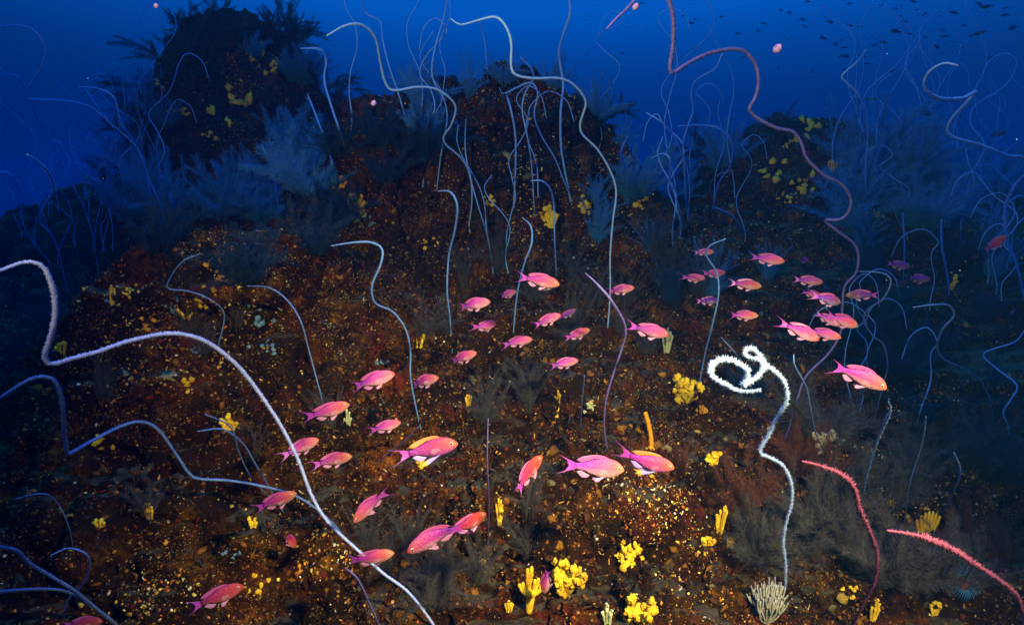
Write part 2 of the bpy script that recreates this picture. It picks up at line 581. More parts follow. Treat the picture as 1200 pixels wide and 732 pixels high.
M_FINT = mat_fin('magenta_tail_fin', (0.30, 0.02, 0.40), (0.42, 0.07, 0.48), 0.6)
M_FINC = mat_fin('clear_fin', (0.55, 0.45, 0.55), (0.66, 0.34, 0.50), 0.09)
M_FINY = mat_fin('yellow_fin', (0.62, 0.26, 0.05), (0.75, 0.42, 0.06), 0.75)
M_FINV = mat_fin('pale_violet_fin', (0.50, 0.16, 0.42), (0.62, 0.30, 0.55), 0.42)
M_FINO = mat_fin('orange_fin', (0.55, 0.14, 0.08), (0.70, 0.30, 0.06), 0.6)
M_FINB = mat_fin('violet_fin', (0.22, 0.16, 0.72), (0.36, 0.28, 0.80), 0.8)
M_EYE = mat_plain('fish_eye_ring', (0.55, 0.28, 0.30), (0.72, 0.42, 0.45), 30, 0.25)
M_PUP = mat_plain('fish_pupil', (0.01, 0.01, 0.015), (0.02, 0.02, 0.03), 30, 0.15)
M_DARKF = mat_plain('dark_fish_skin', (0.025, 0.07, 0.16), (0.05, 0.11, 0.22), 20, 0.5)
M_SALP = mat_plain('pink_salp', (0.30, 0.16, 0.42), (0.42, 0.26, 0.55), 30, 0.2)

# ------------------------------------------------------------------ reef terrain
def base_h(x, y):
    z = np.interp(y, [-40, -2, 1.0, 1.7, 2.2, 2.8, 3.3, 4.0, 5.0, 7.0, 9.5, 12, 16, 24, 60],
                  [-4, -0.1, 0.14, 0.26, 0.48, 0.72, 0.84, 0.98, 1.12, 1.2, 0.95, 0.2, -1.5, -3.5, -4.5])
    # far left and far right the reef falls away
    z = z - 1.6 / (1 + np.exp((x + 2.15 + 0.08 * y) / 0.16)) * np.clip((6.0 - y) / 3.0, 0, 1)
    z = z - 0.22 / (1 + np.exp(-(x - 0.75) / 0.15)) * np.exp(-((y - 1.9) / 1.1) ** 2)
    z = z - 2.5 / (1 + np.exp((x + 5.5) / 0.5)) - 1.5 / (1 + np.exp(-(x - 8.0) / 0.6))
    return z

def bump_h(x, y, cx, cy, rx, ry, h, p=2.6):
    r = np.sqrt(((x - cx) / rx) ** 2 + ((y - cy) / ry) ** 2)
    return h * np.exp(-r ** p)

def terrain_h(x, y):
    P = np.stack([x, y, np.zeros_like(x)], -1)
    wx = x + 0.22 * fbm(P * 1.3, 3, 5)
    wy = y + 0.22 * fbm(P * 1.3, 3, 9)
    z = base_h(wx, wy)
    z = z + bump_h(wx, wy, -0.06, 4.45, 0.90, 1.05, 1.22, 2.0)
    z = z + bump_h(wx, wy, -0.72, 3.9, 0.38, 0.50, 0.38, 2.2)
    z = z + bump_h(wx, wy, -2.25, 5.5, 0.86, 0.9, 1.70, 3.4)
    z = z + bump_h(wx, wy, 2.35, 5.5, 1.05, 1.0, 0.95, 2.4)
    z = z + bump_h(wx, wy, 4.6, 7.0, 1.3, 1.1, 0.55, 2.4)
    z = z + bump_h(wx, wy, -1.16, 2.72, 0.66, 0.62, 0.60, 2.6)
    z = z + bump_h(wx, wy, -1.0, 2.0, 0.60, 0.55, 0.22, 2.2)
    z = z + bump_h(wx, wy, 0.33, 2.0, 0.40, 0.22, 0.10, 2.2)
    z = z + bump_h(wx, wy, -4.0, 6.6, 1.2, 0.9, 0.55, 2.2)
    # shelves
    near = np.clip((5.0 - y) / 1.5, 0, 1) * np.clip((y - 0.6) / 0.6, 0, 1)
    st = 0.24
    q = (z + 0.07 * fbm(P * 0.9, 2, 31)) / st
    fl, fr = np.floor(q), q - np.floor(q)
    sm = np.clip((fr - 0.55) / 0.40, 0, 1)
    sm = sm * sm * (3 - 2 * sm)
    zt = (fl + 0.15 * fr + 0.85 * sm) * st - 0.07 * fbm(P * 0.9, 2, 31)
    return z + (zt - z) * 0.5 * near

ys = [0.55]
while ys[-1] < 9.5:
    ys.append(ys[-1] * 1.0050)
ys = np.array([-40, -20, -10, -5, -2.5, -1.2, -0.4, 0.1] + ys + list(np.geomspace(ys[-1] * 1.02, 60, 60)))
NX = 560
u = np.linspace(-1, 1, NX)
xs = 0.62 * np.sinh(u * 3.15)
xs = np.concatenate([[-60, -40, -25, -15], xs, [15, 25, 40, 60]])
GX, GY = np.meshgrid(xs, ys)
nx, ny = len(xs), len(ys)
X, Y = GX.ravel(), GY.ravel()
Z = terrain_h(X, Y)
V = np.stack([X, Y, Z], -1)

def grid_normals(V):
    G = V.reshape(ny, nx, 3)
    du = np.gradient(G, axis=1)
    dv = np.gradient(G, axis=0)
    n = np.cross(du, dv)
    n /= np.linalg.norm(n, axis=2)[:, :, None] + 1e-12
    return n.reshape(-1, 3)

Nn = grid_normals(V)
amp = np.clip((11 - Y) / 4, 0, 1) * np.clip((Y + 1) / 1.5, 0, 1)
flat = 1 - 0.70 * np.clip((Nn[:, 2] - 0.86) / 0.1, 0, 1) * (Y < 4.2)
dsp = 0.13 * fbm(V * 1.7, 3, 41, 0.5) + 0.115 * fbm(V * 4.1, 3, 53, 0.55, True) * flat
V = V + Nn * (dsp * amp)[:, None]
Nn = grid_normals(V)
flat = 1 - 0.80 * np.clip((Nn[:, 2] - 0.88) / 0.09, 0, 1) * (Y < 4.2)
dsp = (0.052 * fbm(V * 11, 3, 61, 0.6, True) + 0.026 * fbm(V * 30, 3, 73, 0.6)) * flat
V = V + Nn * (dsp * amp)[:, None]
Nn = grid_normals(V)
i = np.arange(ny - 1)[:, None] * nx
j = np.arange(nx - 1)[None, :]
Fq = np.stack([i + j, i + j + 1, i + nx + j + 1, i + nx + j], -1).reshape(-1, 4)
reef_me = raw_mesh('reef_terrain', V, Fq)
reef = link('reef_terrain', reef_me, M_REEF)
tag(reef, 'brown and rust encrusted rocky reef slope with silted shelves', 'reef', kind='structure')
BVH = BVHTree.FromPolygons(V.tolist(), Fq.tolist())

def hit(px, py):
    d = ray(px, py)
    L = np.linalg.norm(d)
    loc, nor, idx, dist = BVH.ray_cast(Vector(EYE), Vector(d / L), 80)
    if loc is None:
        return None, None, None
    if nor.z < 0:
        nor = -nor
    return np.array(loc), np.array(nor), dist / L

def hit_near(px, py, maxd=12):
    """the first reef point found at or below that picture point"""
    for k in range(60):
        P, n, d = hit(px, py + k * 8)
        if P is not None and d < maxd:
            return P, n, d
    return hit(px, 700)

def ground_z(x, y):
    loc, nor, idx, dist = BVH.ray_cast(Vector((x, y, 12)), Vector((0, 0, -1)), 60)
    return loc.z if loc else 0.0

# ------------------------------------------------------------------ encrusting growth (uncountable turf)
tri_c = V[Fq].mean(1)
area = np.linalg.norm(np.cross(V[Fq[:, 2]] - V[Fq[:, 0]], V[Fq[:, 3]] - V[Fq[:, 1]]), axis=1) * 0.5
fn = Nn[Fq[:, 0]]
view = EYE - tri_c
dist_c = np.linalg.norm(view, axis=1)
facing = (fn * view).sum(1) / dist_c
ppx = 600 + FPX * (tri_c @ right) / np.maximum((tri_c - EYE) @ fwd, 0.1)
ppy = 366 - FPX * ((tri_c - EYE) @ up) / np.maximum((tri_c - EYE) @ fwd, 0.1)
vis = ((tri_c - EYE) @ fwd > 0.4) & (ppx > -250) & (ppx < 1450) & (ppy > -100) & (ppy < 900) & (facing > -0.25) & (tri_c[:, 1] < 9)

def scatter(n, dens_scale, seed, thr, silt_ok=0.1, power=1.6):
    w = area * vis / np.clip(dist_c, 1.2, 9) ** power
    patch = np.clip((fbm(tri_c * dens_scale, 5, seed, 0.65) - thr) * 5, 0.03, 1)
    w = w * patch * np.where((fn[:, 2] > 0.93), silt_ok, 1.0)
    w = w / w.sum()
    r = np.random.default_rng(seed)
    idx = r.choice(len(w), n, p=w)
    a, b = r.random(n), r.random(n)
    A, B, Cc, D = (V[Fq[idx, k]] for k in range(4))
    P = (A * (1 - a)[:, None] + B * a[:, None]) * (1 - b)[:, None] + (D * (1 - a)[:, None] + Cc * a[:, None]) * b[:, None]
    return P, fn[idx], dist_c[idx], r

def basis(n, r):
    a = r.normal(size=n.shape)
    t = np.cross(n, a)
    t /= np.linalg.norm(t, axis=1)[:, None] + 1e-9
    b = np.cross(n, t)
    return t, b

def growth(name, label, cat, n, dens, seed, thr, s0, s1, elong, palette, rough, tilt=0.35, flake=False, silt_ok=0.1, fine=False):
    P, nn, dd, r = scatter(n, dens, seed, thr, silt_ok)
    nn = nn + r.normal(size=nn.shape) * tilt
    nn /= np.linalg.norm(nn, axis=1)[:, None]
    t, b = basis(nn, r)
    size = (s0 + (s1 - s0) * r.random(n) ** 2.5) * (0.75 + 0.12 * dd)
    iv, jf = ico2() if fine else ico()
    if flake:       # a short bent finger rather than a lump
        jf = np.array([(0, 1, 4), (0, 4, 3), (1, 2, 5), (1, 5, 4), (2, 0, 3), (2, 3, 5), (3, 4, 6), (4, 5, 6), (5, 3, 6)])
        iv = np.array([(0.3, 0, 0), (-0.15, 0.26, 0), (-0.15, -0.26, 0), (0.42, 0.1, 0.75), (-0.05, 0.36, 0.7), (-0.1, -0.2, 0.8), (0.2, 0.2, 1.25)], dtype=float)
    k = len(iv)
    loc = iv[None] * (1 + (0.45 if flake else 1.3) * (r.random((n, k, 1)) - 0.5)) + (r.random((n, k, 3)) - 0.5) * (0.1 if flake else (0.2 if fine else 0.5))
    sx_, sy_, sz_ = size * (0.6 + 0.8 * r.random(n)), size * (0.6 + 0.8 * r.random(n)), size * elong * (0.5 + r.random(n))
    VV = P[:, None] + loc[:, :, 0:1] * (t * sx_[:, None])[:, None] + loc[:, :, 1:2] * (b * sy_[:, None])[:, None] + loc[:, :, 2:3] * (nn * sz_[:, None])[:, None]
    FF = (jf[None] + (np.arange(n) * k)[:, None, None]).reshape(-1, 3)
    me = raw_mesh(name, VV.reshape(-1, 3), FF, smooth=fine)
    pal = np.array(palette)
    ci = r.choice(len(pal), n, p=pal[:, 3] / pal[:, 3].sum())
    col = pal[ci, :3] * (0.6 + 0.7 * r.random((n, 1)))
    at_ = me.attributes.new('tint', 'FLOAT_COLOR', 'POINT')
    full = np.ones((n, k, 4), dtype=np.float32)
    full[:, :, :3] = col[:, None]
    at_.data.foreach_set('color', full.ravel())
    o = link(name, me, M_GROWTH)
    tag(o, label, cat, kind='stuff')
    return o

growth('reef_turf', 'brown and rust turf of tiny encrusting lumps covering the reef', 'turf', 36000, 2.2, 101, -0.3, 0.0025, 0.009, 0.7,
       [(0.020, 0.006, 0.002, 5), (0.08, 0.025, 0.006, 4), (0.20, 0.07, 0.010, 2.5), (0.10, 0.012, 0.008, 1.5), (0.12, 0.07, 0.02, 1.2)], 0.7)
growth('bryozoan_crumbs', 'scattered orange, yellow and whitish crumbs of bryozoan on the reef', 'bryozoan', 18000, 2.0, 137, 0.20, 0.0013, 0.0055, 0.9,
       [(0.62, 0.30, 0.03, 4), (0.70, 0.52, 0.10, 3), (0.65, 0.58, 0.45, 2.2), (0.55, 0.14, 0.02, 3)], 0.5, flake=False, silt_ok=0.15)
growth('encrusting_clumps', 'rounded ochre, brown and maroon clumps of encrusting growth on the reef', 'encrusting growth', 2600, 1.7, 211, -0.05, 0.006, 0.017, 0.6,
       [(0.05, 0.018, 0.004, 3), (0.16, 0.065, 0.008, 3), (0.26, 0.11, 0.010, 2.0), (0.10, 0.014, 0.008, 1.5), (0.40, 0.26, 0.05, 0.4), (0.16, 0.13, 0.06, 1)], 0.7, fine=True)
growth('hydroid_stubble', 'short bent brown and tan tufts standing up all over the reef', 'turf', 26000, 1.9, 171, -0.2, 0.003, 0.009, 1.6,
       [(0.06, 0.018, 0.005, 4), (0.18, 0.065, 0.012, 3), (0.42, 0.22, 0.04, 1.4), (0.50, 0.40, 0.22, 0.7), (0.16, 0.02, 0.012, 1)], 0.6, tilt=0.55, flake=True)

# ------------------------------------------------------------------ whip corals
def whip(pts, tip_d, wpx, mat, label, base_d=None, polyps=0, plen=1.0, group=None, wob=0.03, seed=0, stem_mat=None, tip_frac=0.62):
    """pts run from tip to base. The base is rooted where its sight line meets the reef unless base_d is given"""
    pts = np.array(pts, dtype=float)
    if base_d is None:
        Pb, nb, base_d = hit_near(*pts[-1])
        base_d = min(base_d, 7.0)
        rooted = True
    else:
        rooted = False
    seg = np.r_[0, np.cumsum(np.linalg.norm(np.diff(pts, axis=0), axis=1))]
    s = seg / seg[-1]
    d = tip_d + (base_d - tip_d) * s ** 1.3
    d = d * (1 + wob * np.sin(s * 11 + seed * 1.7) * (1 - s))
    for k in range(len(pts)):
        h = hit(*pts[k])[2]
        if h is not None:
            d[k] = min(d[k], h - (0.03 if k < len(pts) - 1 else -0.01))
    P = [at(p[0], p[1], dd) for p, dd in zip(pts, d)]
    if rooted:
        last = P[-1]
        gz = ground_z(last[0], last[1])
        if last[2] - gz > 0.02:      # hang straight down to the rock
            P.append(np.array([last[0] + 0.01, last[1] + 0.02, last[2] - (last[2] - gz) * 0.5]))
            P.append(np.array([last[0], last[1] + 0.03, gz - 0.02]))
        else:
            P.append(last + np.array([0, 0.02, -0.05]))
    P = np.array(P)
    Q = catmull(P, 7)
    Lq = np.r_[0, np.cumsum(np.linalg.norm(np.diff(Q, axis=0), axis=1))]
    n = max(24, int(Lq[-1] / 0.012))
    n = min(n, 260)
    ss = np.linspace(0, Lq[-1], n)
    Q = np.stack([np.interp(ss, Lq, Q[:, k]) for k in range(3)], -1)
    dm = float(np.mean(d))
    r = wpx * dm / FPX * 0.5
    t = ss / ss[-1]
    R = r * (0.45 + 0.55 * np.clip(t / 0.08, 0, 1)) * (1 - 0.18 * t)
    if stem_mat is not None:
        R = R * (1 - 0.16 * np.clip((t - tip_frac + 0.1) / 0.2, 0, 1))
    core = R * ((0.62 if plen <= 1 else 0.48) if polyps else 1.0)
    base = Q[-1].copy()
    root = link('whip_coral', None, loc=base)
    tag(root, label, 'whip coral', group)
    Vt, Ft = tube(Q - base, core, 6)
    g = Geo()
    g.add(Vt, Ft)
    cut = None
    if stem_mat is not None:           # the fuzzy living tip is paler than the bare stem
        cut = int(n * tip_frac)
        g = Geo()
        g.add(*tube(Q[cut - 1:] - base, core[cut - 1:], 6))
        g2 = Geo()
        g2.add(*tube(Q[:cut] - base, core[:cut], 6))
        link('tip', g2.mesh('whip_tip'), mat, root)
    link('stem', g.mesh('whip_stem'), stem_mat or mat, root)
    gh = Geo()
    hr = core[-1]
    hs = np.array([[0, 0, -2.5], [0.2, 0, 0.5], [0, 0.1, 2.5], [0, 0, 4.5]]) * hr
    gh.add(*finger_geo(catmull(hs, 3), np.array([4.2, 4.0, 3.4, 2.9, 2.4, 2.0, 1.7, 1.5, 1.3, 1.1]) * hr, seed, 0.35))
    link('holdfast', gh.mesh('whip_holdfast'), M_FOOT, root)
    if polyps:
        m = int(Lq[-1] * polyps)
        rr = np.random.default_rng(seed + 900)
        T, Nn_, B_ = frames(Q)
        u_ = rr.random(m) ** (1.0 if cut is None else 1.5) * ((n - 1.001) if cut is None else (n - 1.001))
        i0 = u_.astype(int)
        fr = (u_ - i0)[:, None]
        c = Q[i0] * (1 - fr) + Q[i0 + 1] * fr - base
        a = rr.random(m) * 2 * math.pi
        o = np.cos(a)[:, None] * Nn_[i0] + np.sin(a)[:, None] * B_[i0] + rr.normal(size=(m, 3)) * 0.15 - T[i0] * 0.35 * rr.random((m, 1))
        o /= np.linalg.norm(o, axis=1)[:, None]
        sd = np.cross(o, T[i0])
        sd /= np.linalg.norm(sd, axis=1)[:, None]
        ln = (R[i0] * (0.30 + 0.55 * rr.random(m)) * plen)[:, None]
        wd = (R[i0] * 0.13)[:, None]
        p0 = c + o * core[i0][:, None] * 0.85
        VV = np.stack([p0 + sd * wd, p0 - sd * wd * 0.5 + T[i0] * wd, p0 - sd * wd * 0.5 - T[i0] * wd, p0 + o * ln * 0.7 + sd * wd * 0.5, p0 + o * ln], 1)
        FF = np.array([(0, 1, 3), (1, 2, 3), (2, 0, 3), (1, 2, 4), (0, 1, 4), (2, 0, 4)])
        FF = (FF[None] + (np.arange(m) * 5)[:, None, None]).reshape(-1, 3)
        link('polyp_fringe', raw_mesh('whip_polyps', VV.reshape(-1, 3), FF, False), mat, root)['kind'] = 'stuff'
    return root

WH = [
 # pts (tip to base), tip depth, width px, material, label, polyps per metre
 ([(-40,330),(0,317),(30,307),(50,312),(61,335),(65,360),(62,385),(55,408),(52,420),(60,427),(85,420),(115,412),(150,400),(195,391),(225,394),(250,405),(280,430),(305,462),(330,500),(350,540),(365,580),(385,612),(420,645),(450,672),(480,695),(510,735)], 0.95, 8, M_LAV, 'thick white whip coral arching over the left foreground ridge with an upward hook', 2600),
 ([(-40,490),(0,466),(30,447),(50,441),(65,447),(73,470),(75,500),(78,526),(82,531),(105,518),(140,500),(165,494),(185,503),(205,530),(222,555),(235,561),(270,563),(310,570),(345,580),(372,597),(398,622)], 1.15, 6.5, M_BLUEW, 'mauve grey whip coral in stepped bends passing under the thick white whip', 1500),
 ([(-20,632),(0,640),(20,646),(35,660),(60,675),(85,690),(110,710),(140,735)], 1.2, 7, M_BLUEW, 'dim blue whip coral sloping through the dark hollow below the left ridge', 800),
 ([(-20,695),(0,693),(40,690),(75,692),(100,705),(130,728)], 1.2, 6, M_BLUEW, 'dim blue whip coral lying nearly level in the dark hollow below the left ridge', 800),
 ([(60,650),(80,642),(100,648),(105,663),(96,685),(80,702),(75,725)], 1.35, 4, M_BLUEW, 'thin dim whip coral curling over in the dark hollow below the left ridge', 0),
 ([(15,585),(50,578),(68,590),(80,615),(86,640)], 1.5, 2.6, M_BLUEW, 'hair thin drooping whip coral at the dark edge of the left ridge', 0),
 ([(235,297),(215,306),(200,325),(197,338),(220,341),(245,350),(262,365),(261,385),(256,405)], 2.0, 4, M_BLUEW, 'grey whip coral bent like a swan neck on top of the left ridge', 0),
 ([(290,335),(315,337),(335,350),(352,375),(362,410),(370,440),(378,470)], 2.1, 4, M_BLUEW, 'faint grey whip coral arching down the right shoulder of the left ridge', 0),
 ([(388,288),(415,284),(435,284),(448,292),(446,310),(436,335),(440,355),(460,365),(475,385),(481,410),(481,440),(487,475),(493,502)], 1.9, 4.6, M_WHIP, 'pale whip coral with a question mark bend in front of the silted shelf', 1200),
 ([(513,224),(528,225),(536,242),(533,270),(526,300),(524,340),(527,370),(530,412)], 2.3, 4.6, M_WHIP, 'pale upright whip coral with a small hooked tip before the central mound', 900),
 ([(383,42),(405,30),(425,30),(440,45),(446,75),(452,98),(462,106),(490,102),(512,105),(530,118),(534,130),(528,148),(520,160),(523,170),(540,185),(551,205),(553,235),(550,262)], 2.2, 5.4, M_PALEW, 'pale blue whip coral with a step bend over the left of the central mound', 0),
 ([(526,-12),(520,20),(510,55),(506,82),(510,100),(520,116),(524,140),(517,180),(512,222)], 3.1, 4.0, M_BLUEW, 'blue whip coral rising straight out of view beside the central mound', 0),
 ([(528,22),(540,29),(560,24),(580,20),(592,30),(599,50),(599,78),(605,88),(625,92),(655,92),(672,99),(685,115),(686,125),(680,145),(683,158),(700,175),(715,200),(722,225),(718,260),(715,300),(715,345),(712,385)], 2.0, 5.4, M_PALEW, 'long pale whip coral with square bends in front of the central mound', 900),
 ([(665,-12),(668,15),(660,40),(655,60),(657,80),(660,100),(657,130),(657,165),(660,190),(668,232)], 3.3, 4, M_BLUEW, 'blue whip coral rising out of view from the crest of the central mound', 0),
 ([(610,67),(622,80),(625,92),(615,110),(612,130),(618,160),(623,195),(626,242)], 2.9, 4, M_BLUEW, 'blue whip coral with a bent tip on the face of the central mound', 0),
 ([(585,103),(590,110),(605,103),(622,97),(630,110),(626,135),(635,160),(650,185),(660,210),(672,240)], 3.1, 3.4, M_BLUEW, 'thin blue whip coral with a drooping tip on the face of the central mound', 0),
 ([(594,112),(599,130),(604,160),(604,200),(602,242)], 3.2, 3, M_BLUEW, 'short thin upright whip coral low on the face of the central mound', 0),
 ([(622,212),(635,212),(645,222),(649,240),(650,280),(652,322)], 2.7, 4, M_BLUEW, 'short grey whip coral curling over beside a yellow sponge on the central mound', 0),
 ([(546,140),(545,170),(549,200),(560,240),(572,280),(578,320)], 3.0, 3.2, M_BLUEW, 'faint straight whip coral leaning out from the central mound', 0),
 ([(612,255),(622,265),(623,285),(614,310),(606,345),(602,385)], 2.5, 4, M_BLUEW, 'grey whip coral swaying behind the middle of the fish school', 0),
 ([(686,320),(697,330),(715,350),(730,375),(733,390),(728,410),(718,440),(710,470),(708,500),(712,528)], 1.75, 4.4, M_MAUVE, 'slim mauve whip coral bowed behind the fish in the middle of the school', 900),
 ([(711,34),(722,22),(738,7),(750,-8),(765,-16),(779,-8),(788,15),(789,50),(785,80),(790,85),(805,75),(830,63),(855,58),(872,60),(885,75),(889,95),(885,115),(878,128),(890,140),(910,150),(930,155),(940,170),(945,185),(965,205),(985,215),(996,230),(996,245),(985,257),(967,258),(980,270),(1000,285),(1006,300),(1003,320),(990,335),(987,360),(985,390),(970,415),(945,440),(935,465),(925,500),(916,525)], 1.45, 6.2, M_MAUVE, 'very long pinkish whip coral winding up through the fish and looping at its top', 1900),
 ([(891,457),(879,459),(865,458),(851,451),(838,444),(832,435),(835,426),(845,421),(857,422),(869,428),(876,435),(875,445),(870,452),(879,447),(890,439),(895,431),(893,423),(886,420),(877,419),(872,414),(876,408),(884,410),(891,418),(897,427),(906,434),(916,443),(922,456),(922,470),(916,482),(908,494),(900,511),(892,523),(891,531),(900,535),(917,545),(927,565),(928,588),(922,611),(918,635),(921,661),(920,690)], 1.15, 7.6, M_WHITE, 'white whip coral with its fuzzy tip coiled into rings', 2600),
 ([(940,540),(960,545),(985,555),(1000,570),(1007,595),(1020,625),(1028,650),(1025,680),(1010,710),(998,738)], 1.1, 7, M_PINKW, 'spiky pink whip coral bowed upright beside the coiled white whip', 1100),
 ([(1040,621),(1075,627),(1110,640),(1150,665),(1185,690),(1197,710),(1202,740),(1204,790)], 0.9, 7.5, M_PINKW, 'spiky pink whip coral arching over in front of a ribbed yellow sponge', 1100),
 ([(1041,470),(1043,482),(1030,512),(1020,541),(1013,568),(1010,590)], 1.6, 4.2, M_BLUEW, 'short blue grey whip coral with hooked tip behind the bowed spiky pink whip', 0),
 ([(1070,360),(1095,357),(1112,358),(1118,370),(1105,385),(1098,405),(1105,420),(1125,430),(1148,445),(1160,470),(1163,505)], 1.9, 4.6, M_BLUEW, 'blue grey whip coral with a folded tip on the dark right slope', 0),
 ([(1007,318),(1035,320),(1044,330),(1035,350),(1018,362),(1012,375),(1022,392),(1036,405),(1040,430),(1035,450),(1022,500)], 2.2, 4, M_BLUEW, 'blue whip coral with an S bend behind the right end of the school', 0),
 ([(1123,77),(1107,74),(1090,83),(1083,98),(1090,110),(1105,116),(1128,115),(1143,108),(1133,120),(1115,140),(1110,153),(1120,162),(1150,170),(1180,182),(1205,190),(1215,240),(1210,330)], 1.7, 5.4, M_PALEW, 'pale blue whip coral with a flat loop and a kink high over the right slope', 900),
 ([(1200,205),(1188,220),(1178,245),(1180,280),(1192,312),(1200,350)], 2.4, 6, M_BLUEW, 'broad blue whip coral bowed at the far right of the slope', 0),
 ([(1015,58),(1005,72),(987,88),(990,95),(1005,110),(1015,130),(1017,160),(1014,200),(1016,245)], 2.9, 4.6, M_BLUEW, 'blue whip coral with a zigzag tip standing over the right mound', 0),
 ([(757,132),(775,143),(790,160),(800,185),(803,220),(806,260)], 2.9, 3.6, M_BLUEW, 'blue whip coral leaning left from the gap beside the right mound', 0),
 ([(846,63),(838,80),(815,95),(810,110),(812,130),(805,150),(800,175),(808,215),(806,260)], 2.9, 3.2, M_BLUEW, 'thin blue whip coral with a long bent tip in the gap beside the right mound', 0),
 ([(795,148),(825,147),(845,152),(858,170),(855,195),(842,215),(835,245)], 2.8, 3.4, M_BLUEW, 'blue whip coral arching over into the gap beside the right mound', 0),
 ([(764,185),(778,180),(786,190),(785,215),(795,240),(800,270)], 2.9, 3.6, M_BLUEW, 'small hooked blue whip coral between the central and right mounds', 0),
 ([(838,243),(860,255),(868,270)], 2.6, 3.6, M_WHIP, 'short pale whip coral stub pointing down the face of the right mound', 0),
 ([(850,280),(832,288),(828,300),(840,320),(842,345),(835,380),(825,420),(818,462)], 2.1, 4, M_WHIP, 'pale blue whip coral with a forked bend behind the fish left of the coiled whip', 0),
 ([(855,190),(856,200),(842,205),(832,218),(836,240),(845,262)], 2.8, 2.6, M_MAUVE, 'very thin mauve whip coral tangled in the gap beside the right mound', 0),
 ([(-10,32),(25,30),(42,38),(52,55),(50,75),(38,95),(32,108),(36,116),(75,118),(105,125),(130,145),(150,162),(165,180),(175,210),(188,240),(195,265)], 2.7, 4.0, M_BLUEW, 'long blue whip coral looping out over open water from the left mound foot', 0),
 ([(32,181),(45,190),(58,205),(62,225),(50,245),(48,262),(60,275),(70,300),(80,345)], 1.9, 4.8, M_PALEW, 'pale blue whip coral with an S bend above the left ridge', 0),
 ([(-10,200),(12,205),(22,222),(27,262),(40,285),(60,310)], 2.4, 3.8, M_BLUEW, 'blue whip coral hanging over the gap left of the ridge', 0),
 ([(92,102),(115,104),(134,115),(142,145),(158,168),(172,205),(180,250)], 3.0, 3.4, M_BLUEW, 'blue whip coral curling forward at the foot of the left mound', 0),
 ([(-10,85),(20,90),(34,112),(45,140),(60,165),(75,200),(100,245)], 3.0, 3.2, M_BLUEW, 'slender blue whip coral drooping from the open water left of the mound', 0),
 ([(352,57),(375,58),(382,72),(380,95),(390,130),(402,165)], 3.4, 3.6, M_BLUEW, 'blue whip coral with a square hooked top between the left and central mounds', 0),
 ([(425,-6),(428,15),(445,25),(448,45),(455,75),(470,120),(480,160)], 3.6, 2.8, M_BLUEW, 'thin blue whip coral wavering above the saddle between mounds', 0),
 ([(307,170),(318,195),(324,225),(326,250)], 3.6, 3.4, M_BLUEW, 'short blue whip coral on the flank of the left mound', 0),
 ([(360,110),(372,140),(385,175),(392,205)], 3.8, 3, M_BLUEW, 'thin blue whip coral leaning on the saddle beside the left mound', 0),
 ([(560,18),(568,50),(570,75),(572,95)], 4.2, 2.4, M_BLUEW, 'faint blue whip coral standing above the crest of the central mound', 0),
 ([(735,205),(728,180),(735,160)][::-1], 3.2, 3, M_BLUEW, 'short blue whip coral on the right shoulder of the central mound', 0),
 ([(845,395),(870,425),(880,455),(885,475)][::-1][::-1], 1.9, 3.2, M_BLUEW, 'thin blue whip coral rising behind the coiled white whip', 0),
 ([(930,415),(932,430),(945,455),(950,480),(955,505),(965,530)], 1.7, 3.6, M_BLUEW, 'thin blue whip coral crossing behind the long pinkish whip', 0),
 ([(685,440),(682,470),(680,500)], 2.0, 3.2, M_BLUEW, 'short straight grey whip coral under the centre of the school', 0),
 ([(440,545),(470,520),(490,500)][::-1], 1.6, 2.2, M_BLUEW, 'hair thin grey whip coral stub below the middle fish', 0),
 ([(572,490),(571,540),(573,590),(572,640)], 1.5, 2.6, M_MAUVE, 'thin straight mauve whip coral standing beside the red fish', 0),
 ([(405,665),(420,680),(432,705),(445,735)], 1.15, 4, M_MAUVE, 'slim pinkish whip coral curving beside the base of the thick white whip', 900),
 ([(232,505),(262,503),(285,520),(300,545),(318,575),(332,600)], 1.5, 3.6, M_BLUEW, 'thin grey whip coral behind the thick white whip on the left ridge slope', 0),
 ([(240,485),(270,500),(280,530),(295,560),(318,585)], 1.55, 3, M_BLUEW, 'thin branching grey whip coral twisted behind the thick white whip', 0),
 ([(1105,600),(1120,570),(1125,550),(1118,530)][::-1], 1.7, 3, M_BLUEW, 'short dim whip coral with a bent tip low on the dark right slope', 0),
 ([(1085,488),(1080,520),(1065,570),(1060,610)], 1.8, 3.6, M_BLUEW, 'dim straight whip coral low on the dark right slope', 0),
 ([(1103,258),(1104,290),(1110,320),(1112,345)], 2.6, 4, M_BLUEW, 'dim upright whip coral on the face of the right slope', 0),
 ([(1058,250),(1060,290),(1058,330)], 2.9, 3, M_BLUEW, 'dim straight whip coral high on the face of the right slope', 0),
]
for k, w in enumerate(WH):
    whip(w[0], w[1], w[2] * (0.8 if w[1] >= 1.8 else 0.95), M_FARW if (w[3] is M_BLUEW and w[1] >= 2.3) else w[3], w[4], polyps=w[5] or (600 if w[1] < 3.2 else 0), seed=k, plen=1.5 if ('coiled into' in w[4] or 'spiky' in w[4]) else 0.75, stem_mat=M_LAVD if 'coiled into rings' in w[4] else None)

